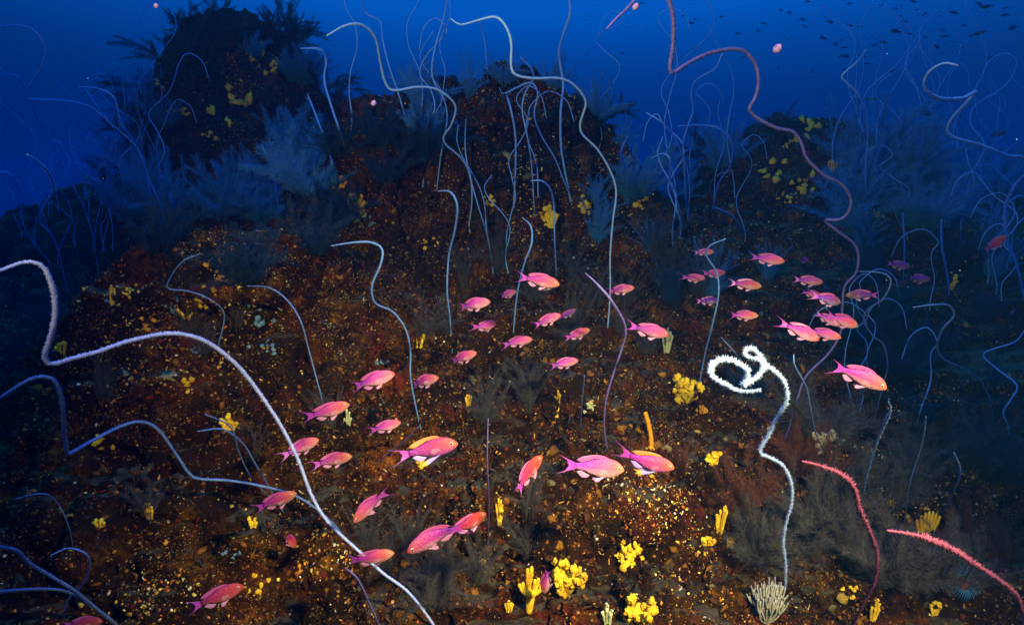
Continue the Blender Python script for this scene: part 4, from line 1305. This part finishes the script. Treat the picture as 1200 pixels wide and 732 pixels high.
# pale rosette and white bush coral, anemone
def rosette(px, py, wpx, label, seed):
    P, nn, d = hit_near(px, py)
    w = wpx * d / FPX
    r = np.random.default_rng(seed)
    root = link('rosette_sponge', None, loc=P)
    tag(root, label, 'sponge')
    for q in range(9):
        a = q * 0.7 + r.uniform(-0.2, 0.2)
        dv = np.array([math.cos(a), -0.5, math.sin(a) * 0.9 + 0.2])
        L = w * r.uniform(0.35, 0.6)
        Pf = np.array([np.zeros(3), dv * L * 0.5, dv * L + np.array([0, 0, 0.1 * w])])
        g = Geo()
        g.add(*finger_geo(catmull(Pf, 4), np.array([.05, .06, .08, .10, .12, .13, .13, .11, .06]) * w, seed + q, 0.3))
        link('petal', g.mesh('rosette_petal'), M_PALE, root)
rosette(966, 520, 34, 'pale rosette sponge like a small flower left of the long pinkish whip base', 5)
rosette(985, 566, 16, 'tiny pale rosette sponge behind the bowed spiky pink whip', 6)
rosette(640, 340, 9, 'tiny white rosette behind the top fish of the school', 8)

def white_bush(px, py, wpx, hpx, label):
    P, nn, d = hit_near(px, py + hpx * 0.5)
    h, w = hpx * d / FPX, wpx * d / FPX
    r = np.random.default_rng(77)
    root = link('white_coral', None, loc=P)
    tag(root, label, 'coral')
    for q in range(34):
        a, el = r.uniform(0, 6.283), r.uniform(0.1, 1.0)
        dv = np.array([math.cos(a) * w * 0.55 * math.sqrt(el), math.sin(a) * w * 0.4 * math.sqrt(el), h * (1.0 - 0.45 * el)])
        Pm = dv * 0.5 + np.array([0, 0, -0.05 * h]) + r.normal(size=3) * 0.05 * w
        g = Geo()
        Q = catmull(np.array([np.zeros(3), Pm, dv]), 4)
        rr = w * 0.026
        g.add(*tube(Q, np.linspace(rr * 0.8, rr, len(Q)), 5))
        for s in (1, -1):
            e = dv + np.array([s * 0.09 * w, r.uniform(-.05, .05) * w, 0.06 * h])
            g.add(*tube(catmull(np.array([Q[-4], (Q[-4] + e) / 2 + np.array([s * .03 * w, 0, 0]), e]), 3), np.linspace(rr, rr * 0.8, 7), 5))
        link('branch', g.mesh('white_coral_branch'), M_DULL, root)
white_bush(898, 703, 40, 56, 'small bushy white branching coral at the foot of the coiled whip stem')

def anemone(px, py, wpx, label):
    P, nn, d = hit_near(px, py)
    w = wpx * d / FPX
    r = np.random.default_rng(99)
    root = link('tube_anemone', None, loc=P)
    root.rotation_euler = (math.radians(55), 0, 0)
    tag(root, label, 'anemone')
    g = Geo()
    Pc = np.array([[0, 0, -0.2 * w], [0, 0, 0.1 * w], [0, 0, 0.3 * w]])
    g.add(*finger_geo(catmull(Pc, 4), np.linspace(0.16, 0.24, 9) * w, 3, 0.1, 12))
    link('column', g.mesh('anemone_column'), M_REDAN, root)
    for q in range(40):
        a = q / 40 * 6.283
        dv = np.array([math.cos(a), math.sin(a), 0])
        r0, L = 0.2 * w, w * r.uniform(0.3, 0.45)
        Q = catmull(np.array([dv * r0 + [0, 0, .3 * w], dv * (r0 + L * .5) + [0, 0, .42 * w], dv * (r0 + L) + [0, 0, .34 * w]]), 3)
        g = Geo()
        g.add(*tube(Q, np.linspace(0.022, 0.008, len(Q)) * w, 4))
        link('tentacle', g.mesh('anemone_tentacle'), M_HYD, root)
anemone(1123, 684, 34, 'round reddish tube anemone with a pale fringe under the arching pink whip')

# ------------------------------------------------------------------ fish
def fish_body(bend):
    s = np.array([0, .012, .03, .06, .1, .15, .2, .27, .35, .43, .5, .58, .65, .73, .8, .87, .93, 1.0])
    top = np.interp(s, [0, .012, .03, .06, .1, .2, .35, .5, .65, .8, .9, 1], [.004, .022, .042, .066, .094, .136, .160, .150, .118, .074, .052, .048])
    bot = np.interp(s, [0, .012, .03, .06, .1, .2, .35, .5, .65, .8, .9, 1], [-.006, -.024, -.040, -.056, -.076, -.110, -.138, -.134, -.104, -.062, -.044, -.041])
    wid = np.interp(s, [0, .012, .03, .1, .2, .35, .5, .65, .8, .9, 1], [.003, .012, .021, .043, .060, .068, .062, .046, .027, .017, .010])
    x = 0.5 - s * 0.80
    k = 18
    a = np.arange(k) * 2 * math.pi / k
    Vv = []
    for xi, t, b, w in zip(x, top, bot, wid):
        c, hh = (t + b) / 2, (t - b) / 2
        sy = np.sign(np.sin(a)) * np.abs(np.sin(a)) ** 0.92
        cz = np.sign(np.cos(a)) * np.abs(np.cos(a)) ** 1.0
        Vv.append(np.stack([np.full(k, xi), w * sy, c + hh * cz], -1))
    Vv = np.vstack(Vv)
    n = len(x)
    i = np.arange(n - 1)[:, None] * k
    j = np.arange(k)[None]
    Ff = np.stack([i + j, i + k + j, i + k + (j + 1) % k, i + (j + 1) % k], -1).reshape(-1, 4)
    g = Geo()
    Vv = np.vstack([Vv, [[0.503, 0, -.001]], [[-0.305, 0, 0]]])
    jj = np.arange(k)
    Tt = np.vstack([Ff[:, [0, 1, 2]], Ff[:, [0, 2, 3]], np.stack([np.full(k, n * k), jj, (jj + 1) % k], -1), np.stack([np.full(k, n * k + 1), (n - 1) * k + (jj + 1) % k, (n - 1) * k + jj], -1)])
    g.add(bent(Vv, bend), Tt)
    # lower lip and gill-cover edge stand proud of the head
    for sd in (1, -1):
        zz = np.linspace(-0.062, 0.052, 9)
        xx = 0.275 - 0.030 * (1 - (zz / 0.07) ** 2)
        yy = sd * (np.interp(0.5 - xx, [0, .08, .16, .24, .3], [.003, .043, .060, .066, .067]) * np.sqrt(np.clip(1 - (zz / 0.15) ** 2, 0, 1)) - 0.002)
        g.add(*tube(bent(np.stack([xx, yy, zz], -1), bend), 0.0045, 5))
    lip = np.array([[0.440, 0.020, -0.030], [0.472, 0.012, -0.022], [0.488, 0, -0.018], [0.472, -0.012, -0.022], [0.440, -0.020, -0.030]])
    g.add(*tube(bent(catmull(lip, 3), bend), 0.007, 5))
    return g.mesh('fish_body')

def bent(Vv, k):
    Vv = np.array(Vv, dtype=float)
    q = np.clip(0.15 - Vv[:, 0], 0, None)
    Vv[:, 1] = Vv[:, 1] + k * q ** 2
    return Vv

def fin(base, edge, bend, thick=0.004, rows=6, sag=0.0, yoff=None, name='fish_fin'):
    """a thin webbed fin between a base curve and an outer edge (both lists of x, z), with raised rays"""
    n = 17
    def rs(c):
        c = np.array(c, dtype=float)
        L = np.r_[0, np.cumsum(np.linalg.norm(np.diff(c, axis=0), axis=1))]
        t = np.linspace(0, L[-1], n)
        return np.stack([np.interp(t, L, c[:, k]) for k in range(c.shape[1])], -1)
    b, e = rs(base), rs(edge)
    if b.shape[1] == 2:
        b = np.stack([b[:, 0], np.zeros(n), b[:, 1]], -1)
        e = np.stack([e[:, 0], np.full(n, 0.0), e[:, 1]], -1)
    f = np.linspace(0, 1, rows)[:, None, None]
    G = b[None] * (1 - f) + e[None] * f
    G[:, :, 1] += sag * (f[:, :, 0] ** 2)
    th = thick * (1 - 0.75 * f[:, :, 0]) * np.where(np.arange(n) % 2 == 0, 1.0, 0.45)[None]
    nrm = np.cross(np.gradient(G, axis=0), np.gradient(G, axis=1))
    nrm /= np.linalg.norm(nrm, axis=2)[:, :, None] + 1e-12
    A = (G + nrm * th[:, :, None]).reshape(-1, 3)
    B = (G - nrm * th[:, :, None]).reshape(-1, 3)
    m = rows * n
    i = np.arange(rows - 1)[:, None] * n
    j = np.arange(n - 1)[None]
    q = np.stack([i + j, i + j + 1, i + n + j + 1, i + n + j], -1).reshape(-1, 4)
    loop = list(range(n)) + [r * n + n - 1 for r in range(1, rows)] + [(rows - 1) * n + c for c in range(n - 2, -1, -1)] + [r * n for r in range(rows - 2, 0, -1)]
    lp = np.array(loop)
    l2 = np.roll(lp, -1)
    side = np.stack([lp, lp + m, l2 + m, l2], -1)
    g = Geo()
    g.add(bent(np.vstack([A, B]), bend), np.vstack([q, q[:, ::-1] + m, side]))
    return g.mesh(name)

def make_fish(bend, male):
    root = link('anthias', None)
    skin = M_FISHM if male else M_FISH
    link('body', fish_body(bend), skin, root)
    f = 1.2 if male else 1.0
    link('dorsal_fin', fin([(0.27, .118), (0.20, .142), (0.12, .150), (0.0, .136), (-0.12, .090), (-0.20, .062)], [(0.24, .150), (0.18, .170 + .012 * f), (0.09, .182 + .014 * f), (-0.03, .172 + .018 * f), (-0.16, .140 + .022 * f), (-0.24, .110 + .02 * f), (-0.29, .080 + .01 * f)], bend), M_FINO if male else M_FIN, root)
    link('tail_fin', fin([(-0.285, .046), (-0.295, .02), (-0.295, -.02), (-0.285, -.042)], [(-0.52 - .06 * f, .150), (-0.44, .085), (-0.395, .0), (-0.44, -.082), (-0.52 - .06 * f, -.145)], bend, rows=8), M_FINT, root)
    link('anal_fin', fin([(-0.04, -.122), (-0.11, -.094), (-0.19, -.060)], [(-0.09, -.150 - .01 * f), (-0.16, -.150 - .015 * f), (-0.21, -.130), (-0.26, -.080)], bend), M_FINB if male else M_FINV, root)
    for sd in (1, -1):
        pl = 1.9 if male else 1.0
        b_ = [(0.20, sd * 0.030, -.112), (0.18, sd * 0.032, -.120), (0.16, sd * 0.030, -.126)]
        e_ = [(0.08 - .10 * (pl - 1), sd * 0.050, -.178 - .028 * pl), (0.03 - .12 * (pl - 1), sd * 0.058, -.172 - .030 * pl), (0.03 - .06 * (pl - 1), sd * 0.045, -.150 - .02 * (pl - 1))]
        link('pelvic_fin', fin(b_, e_, bend, rows=8), M_FINB if male else M_FINV, root)
        b_ = [(0.215, sd * 0.062, -.005), (0.212, sd * 0.063, -.025), (0.205, sd * 0.062, -.045)]
        e_ = [(0.08, sd * 0.115, .015), (0.05, sd * 0.125, -.035), (0.09, sd * 0.105, -.080)]
        link('pectoral_fin', fin(b_, e_, bend, 0.0025), M_FINC, root)
        v, ff = ico2()
        g = Geo()
        c = np.array([0.395, sd * 0.0415, 0.026])
        g.add(bent(c + v * np.array([0.032, 0.012, 0.032]), bend), ff)
        ey = link('eye', g.mesh('fish_eye'), M_EYE, root)
        g = Geo()
        g.add(bent(c + np.array([0.002, sd * 0.006, 0]) + v * np.array([0.021, 0.0085, 0.021]), bend), ff)
        link('pupil', g.mesh('fish_pupil'), M_PUP, ey)
    if male:      # yellow tips of the long pelvic fins
        for sd in (1, -1):
            link('fin_tip', fin([(-0.005, sd * 0.050, -.226), (-0.06, sd * 0.057, -.224), (-0.022, sd * 0.046, -.170)], [(-0.07, sd * 0.054, -.250), (-0.15, sd * 0.060, -.245), (-0.10, sd * 0.054, -.195)], bend, 0.003, 4), M_FINY, root)
    return root

PROTO = {}
for bd in (0.0, 0.55, -0.55):
    for ml in (False, True):
        PROTO[(bd, ml)] = make_fish(bd, ml)
used = set()

def fish(hx, hy, tx, ty, L, depthwise, label, male=False, bend=0.0, group='pink anthias school', roll=0.0):
    """head and tail picture points and the true length; depthwise = share of the length pointing away (+) or towards (-) the lens"""
    px = math.hypot(hx - tx, hy - ty)
    cosv = math.sqrt(1 - depthwise ** 2)
    d = L * cosv * FPX / px
    mx, my = (hx + tx) / 2, (hy + ty) / 2
    g = hit(mx, my)[2]
    if g is not None and d > g - 0.15:
        k = (g - 0.15) / d
        d, L = d * k, L * k
    c = at(mx, my, d)
    v = right * (hx - tx) / px * cosv + up * (ty - hy) / px * cosv + fwd * depthwise
    X_ = Vector(v).normalized()
    ref = Vector((0, 0, 1)) if abs(X_.z) < 0.9 else Vector((-0.4, 0, 1))
    Y_ = ref.cross(X_).normalized()
    Z_ = X_.cross(Y_)
    Mx = Matrix((X_, Y_, Z_)).transposed() @ Matrix.Rotation(roll, 3, 'X')
    key = (bend, male)
    if key in used:
        o = copy_tree(PROTO[key])
    else:
        o = PROTO[key]
        used.add(key)
    sc = L / 1.06
    o.matrix_world = Matrix.LocRotScale(Vector(c), Mx.to_quaternion(), Vector((sc, sc, sc)))
    words = label.split()
    form = M_FISHR if 'red' in words else (M_FISHP if {'purple', 'violet', 'mauve', 'dim'} & set(words[:4]) and 'finned' not in label and 'tailed' not in label else None)
    if form is not None:
        for ch in o.children:
            if ch.name.split('.')[0] == 'body':
                ch.material_slots[0].link = 'OBJECT'
                ch.material_slots[0].material = form
    tag(o, label, 'fish', group)
    return o

B = 0.55
FISH = [
 (657, 334, 606, 324, .11, .1, 'pink fish with trailing pale lower fin at the top of the school', False, 0),
 (606, 341, 584, 348, .085, .5, 'small plump pink fish just behind the top fish of the school', False, 0),
 (576, 353, 534, 361, .10, .1, 'pink and white fish leading the upper left of the school', False, B),
 (582, 379, 557, 385, .095, .72, 'dull pink fish turned away below the upper left leader', False, 0),
 (658, 368, 625, 382, .09, .3, 'pink fish overlapping a dim purple one in the school', False, 0),
 (676, 362, 655, 374, .085, .3, 'dim purple fish half hidden behind a pink one in the school', False, 0),
 (625, 397, 588, 403, .10, .1, 'pink fish in the very middle of the school', False, -B),
 (693, 386, 660, 397, .095, .3, 'orange pink fish right of the middle of the school', False, 0),
 (744, 337, 711, 342, .095, .2, 'pink fish swimming toward the long pale square bent whip', False, 0),
 (786, 393, 736, 383, .11, .1, 'bright pink fish whose nose meets a greenish upright sponge', False, B),
 (560, 412, 525, 426, .10, .3, 'rosy fish below the left of the school', False, 0),
 (679, 422, 643, 429, .10, .2, 'pink fish above the tall thin yellow sponge', False, 0),
 (464, 437, 410, 455, .115, .1, 'long pink fish with violet tail passing the question mark whip', False, B),
 (516, 441, 477, 453, .10, .2, 'magenta fish just right of the question mark whip', False, 0),
 (409, 474, 358, 491, .11, .1, 'pink fish over the lower edge of the left ridge', False, 0),
 (375, 514, 330, 534, .10, .2, 'pink fish passing behind the thick white whip', False, 0),
 (414, 534, 366, 544, .10, .1, 'pink fish right of the thick white whip below two others', False, -B),
 (470, 495, 433, 505, .09, .3, 'small rosy fish above the large violet finned fish', False, 0),
 (349, 577, 297, 597, .105, .1, 'violet tailed pink fish just left of the thick white whip', False, 0),
 (344, 645, 335, 620, .075, .6, 'tiny red fish seen end on under the thick white whip', False, 0),
 (282, 691, 227, 707, .10, .1, 'red fish with orange face low over the left ridge', False, 0),
 (539, 519, 464, 533, .125, .05, 'large magenta fish with yellow tipped violet lower fins', True, -B),
 (637, 535, 599, 573, .10, .4, 'plain red fish climbing steeply, tail down', False, 0),
 (415, 611, 451, 572, .10, -.3, 'orange pink fish diving head down to the left', False, 0),
 (463, 648, 406, 661, .105, .1, 'pink fish crossing over the lower thick white whip', False, B),
 (476, 645, 543, 610, .12, -.25, 'large orange pink fish facing downward with its tail over another fish', False, B),
 (571, 604, 526, 624, .10, .45, 'red fish whose back end is crossed by a larger fish tail', False, 0),
 (735, 553, 656, 542, .12, .05, 'large rosy fish with pale belly following its close neighbour', False, 0),
 (793, 550, 724, 533, .125, .05, 'large pink fish with yellow fins swimming just ahead of its neighbour', True, B),
 (638, 699, 642, 663, .085, .4, 'magenta fish standing head down beside the stalked finger sponge', False, 0),
 (837, 295, 813, 296, .08, .2, 'small pink fish topmost of the left part of the right group', False, 0),
 (828, 326, 799, 326, .09, .2, 'pink fish crossing the pale forked bend whip', False, 0),
 (852, 319, 824, 322, .09, .2, 'pink fish overlapping another beside the pale forked bend whip', False, 0),
 (844, 352, 815, 353, .09, .2, 'dim pink fish lowest beside the pale forked bend whip', False, 0),
 (919, 307, 880, 301, .11, .1, 'pink fish high in the right group just left of the pinkish whip', False, B),
 (893, 336, 854, 331, .11, .1, 'bright pink fish in the middle left of the right group', False, 0),
 (889, 370, 854, 369, .10, .2, 'pink fish above the coiled white whip', False, 0),
 (965, 331, 929, 327, .10, .1, 'pink fish swimming towards the pinkish whip', False, 0),
 (965, 348, 938, 341, .08, .3, 'small pink fish tucked under another by the pinkish whip', False, 0),
 (990, 355, 952, 347, .10, .2, 'dim pink fish touching the pinkish whip', False, 0),
 (951, 306, 932, 303, .075, .4, 'very dim purple fish seen end on in the right group', False, 0),
 (961, 399, 914, 377, .115, .1, 'pink fish with white belly at the bottom of the right group', False, B),
 (984, 396, 946, 386, .10, .2, 'pink fish partly hidden behind the white bellied one', False, 0),
 (1008, 383, 966, 368, .11, .2, 'pink fish passing behind the pinkish whip', False, 0),
 (985, 382, 955, 366, .09, .3, 'dull magenta fish between two others by the pinkish whip', False, 0),
 (992, 346, 1027, 345, .095, .2, 'dim purple fish facing left behind the pinkish whip', False, 0),
 (1068, 313, 1038, 308, .09, .1, 'violet fish right of the school, out over the slope', False, 0),
 (1092, 328, 1060, 325, .09, .2, 'dim mauve fish trailing the violet one over the slope', False, 0),
 (1038, 456, 974, 424, .12, .1, 'orange backed magenta fish nosing down right of the pinkish whip', False, 0),
 (1181, 276, 1152, 295, .09, .2, 'dark red fish high on the far right slope', False, 0),
 (1150, 299, 1138, 302, .07, .5, 'tiny dark purple fish below the dark red one', False, 0),
 (1192, 364, 1180, 370, .07, .5, 'tiny violet fish low on the far right slope', False, 0),
 (118, 731, 78, 727, .10, .1, 'red fish showing only its back under the dim blue whips', False, 0),
]
fr = random.Random(4)
for f_ in FISH:
    bd = f_[8] if (f_[8] or f_[7]) else fr.choice((0.0, 0.0, B, -B))
    dw = f_[5] if f_[5] > 0.35 or f_[5] < 0 else fr.uniform(-0.35, 0.45)
    fish(*f_[:5], dw, f_[6], male=f_[7], bend=bd, roll=fr.uniform(-0.22, 0.22))
for key, o in PROTO.items():
    if key not in used:
        for ch in list(o.children):
            for c2 in list(ch.children):
                bpy.data.objects.remove(c2)
            bpy.data.objects.remove(ch)
        bpy.data.objects.remove(o)

# far fish, dark against the open water
def dark_fish_proto():
    root = link('reef_fish', None)
    b_ = fish_body(0.0).copy()
    b_.materials.clear()
    link('body', b_, M_DARKF, root)
    link('tail_fin', fin([(-0.285, .046), (-0.295, 0), (-0.285, -.042)], [(-0.52, .14), (-0.41, .0), (-0.52, -.14)], 0), M_DARKF, root)
    link('dorsal_fin', fin([(0.22, .115), (0.0, .122), (-0.2, .06)], [(0.16, .18), (-0.04, .18), (-0.26, .10)], 0), M_DARKF, root)
    return root
DFP = dark_fish_proto()
first = True
LIST = [(1147, 5, 12, 1), (1157, 8, 14, -1), (1117, 15, 12, 1), (1178, 18, 10, -1), (1145, 40, 16, 1), (1185, 34, 10, 1), (1107, 43, 9, -1), (1050, 37, 18, -1), (1098, 55, 12, 1), (1083, 44, 8, 1), (1035, 50, 10, -1), (990, 66, 12, 1), (965, 45, 12, -1), (972, 26, 10, 1), (940, 23, 8, 1), (980, 52, 9, -1), (1022, 116, 14, 1), (1084, 133, 20, 1), (1097, 152, 14, -1), (1170, 157, 22, 1), (1125, 136, 10, 1), (1070, 2, 9, 1), (915, 12, 8, -1), (1060, 26, 9, 1), (1130, 30, 8, -1)]
rr = random.Random(12)
for k in range(50):
    LIST.append((rr.uniform(800, 1200), rr.uniform(0, 85), rr.uniform(4.5, 9), rr.choice((-1, 1))))
for k in range(16):
    LIST.append((rr.uniform(660, 830), rr.uniform(0, 90), rr.uniform(3, 5.5), rr.choice((-1, 1))))
for (px, py, lp, sg) in LIST:
    d = min(14.0, 0.11 * FPX / lp)
    gd = hit(px, py)[2]
    if gd is not None:
        d = min(d, gd - 0.2)
    L = lp * d / FPX
    o = DFP if first else copy_tree(DFP)
    first = False
    o.location = at(px, py, d)
    o.rotation_euler = (0, rr.uniform(-0.25, 0.25), (0 if sg > 0 else math.pi) + rr.uniform(-0.6, 0.6))
    o.scale = (L, L, L)
    tag(o, 'one of the small dark fish scattered in the blue water over the right mound', 'fish', 'dark fish in open water')

# drifting salps
def salp(px, py, wpx, d, label):
    w = wpx * d / FPX
    o = link('salp', None, loc=at(px, py, d))
    tag(o, label, 'salp')
    g = Geo()
    a = np.linspace(0, 1, 9)
    P = np.stack([np.zeros(9), np.zeros(9), (a - 0.5) * w * 1.2], -1)
    g.add(*tube(P, w * 0.5 * np.array([.35, .7, .92, 1, 1, .95, .85, .6, .3]), 12))
    link('bell', g.mesh('salp_bell'), M_SALP, o)
    for s in (-0.2, 0.05, 0.25):
        g = Geo()
        b_ = np.linspace(0, 6.283, 17)
        rr_ = 0.5 * w
        g.add(*tube(np.stack([np.cos(b_) * rr_, np.sin(b_) * rr_, np.full(17, s * w)], -1), 0.04 * w, 5, False))
        link('muscle_band', g.mesh('salp_band'), M_MAUVE, o)
    o.rotation_euler = (0.7, 0.5, 0.2)
salp(911, 57, 9, 1.3, 'pink salp drifting in open water right of the looped pinkish whip')
salp(745, 8, 7, 1.3, 'small pink salp drifting beside the looping tip of the pinkish whip')
salp(438, 121, 6, 1.6, 'pale salp drifting over the saddle between the left and central mounds')
salp(183, 7, 5, 1.6, 'tiny pale salp drifting in open water above the left mound')

# drifting specks
sr = np.random.default_rng(55)
g = Geo()
iv, jf = ico()
for k in range(420):
    d = sr.uniform(0.9, 5.0)
    px, py = sr.uniform(-100, 1300), sr.uniform(-60, 700)
    h_ = hit(px, py)[2]
    if h_ is not None and d > h_ - 0.1:
        continue
    g.add(at(px, py, d) + iv * sr.uniform(0.6, 1.4, (12, 1)) * sr.uniform(0.0003, 0.0007) * np.array([1, 0.7, 1.3]), jf)
tag(link('marine_snow', g.mesh('marine_snow'), M_BLUEW), 'tiny pale specks of marine snow drifting in the water', 'marine snow', kind='stuff')

# ------------------------------------------------------------------ the water itself: an even blue haze
hz = bpy.data.meshes.new('haze')
x0, x1, y0, y1, z0, z1 = -63, 63, -43, 63, -9.0, 6.2
hz.from_pydata([(x0, y0, z0), (x1, y0, z0), (x1, y1, z0), (x0, y1, z0), (x0, y0, z1), (x1, y0, z1), (x1, y1, z1), (x0, y1, z1)], [], [(0, 3, 2, 1), (4, 5, 6, 7), (0, 1, 5, 4), (1, 2, 6, 5), (2, 3, 7, 6), (3, 0, 4, 7)])
hm = bpy.data.materials.new('sea_water_haze')
hm.use_nodes = True
ht = hm.node_tree
ht.nodes.clear()
ho = ht.nodes.new('ShaderNodeOutputMaterial')
hv = ht.nodes.new('ShaderNodeVolumePrincipled')
hv.inputs['Color'].default_value = (0.005, 0.048, 0.125, 1)
hv.inputs['Absorption Color'].default_value = (0.0, 0.50, 0.72, 1)
hv.inputs['Density'].default_value = 0.075
hv.inputs['Anisotropy'].default_value = 0.3
ht.links.new(hv.outputs[0], ho.inputs['Volume'])
hob = link('haze', hz, hm)
tag(hob, 'even blue sea water surrounding the whole reef', 'water', kind='stuff')
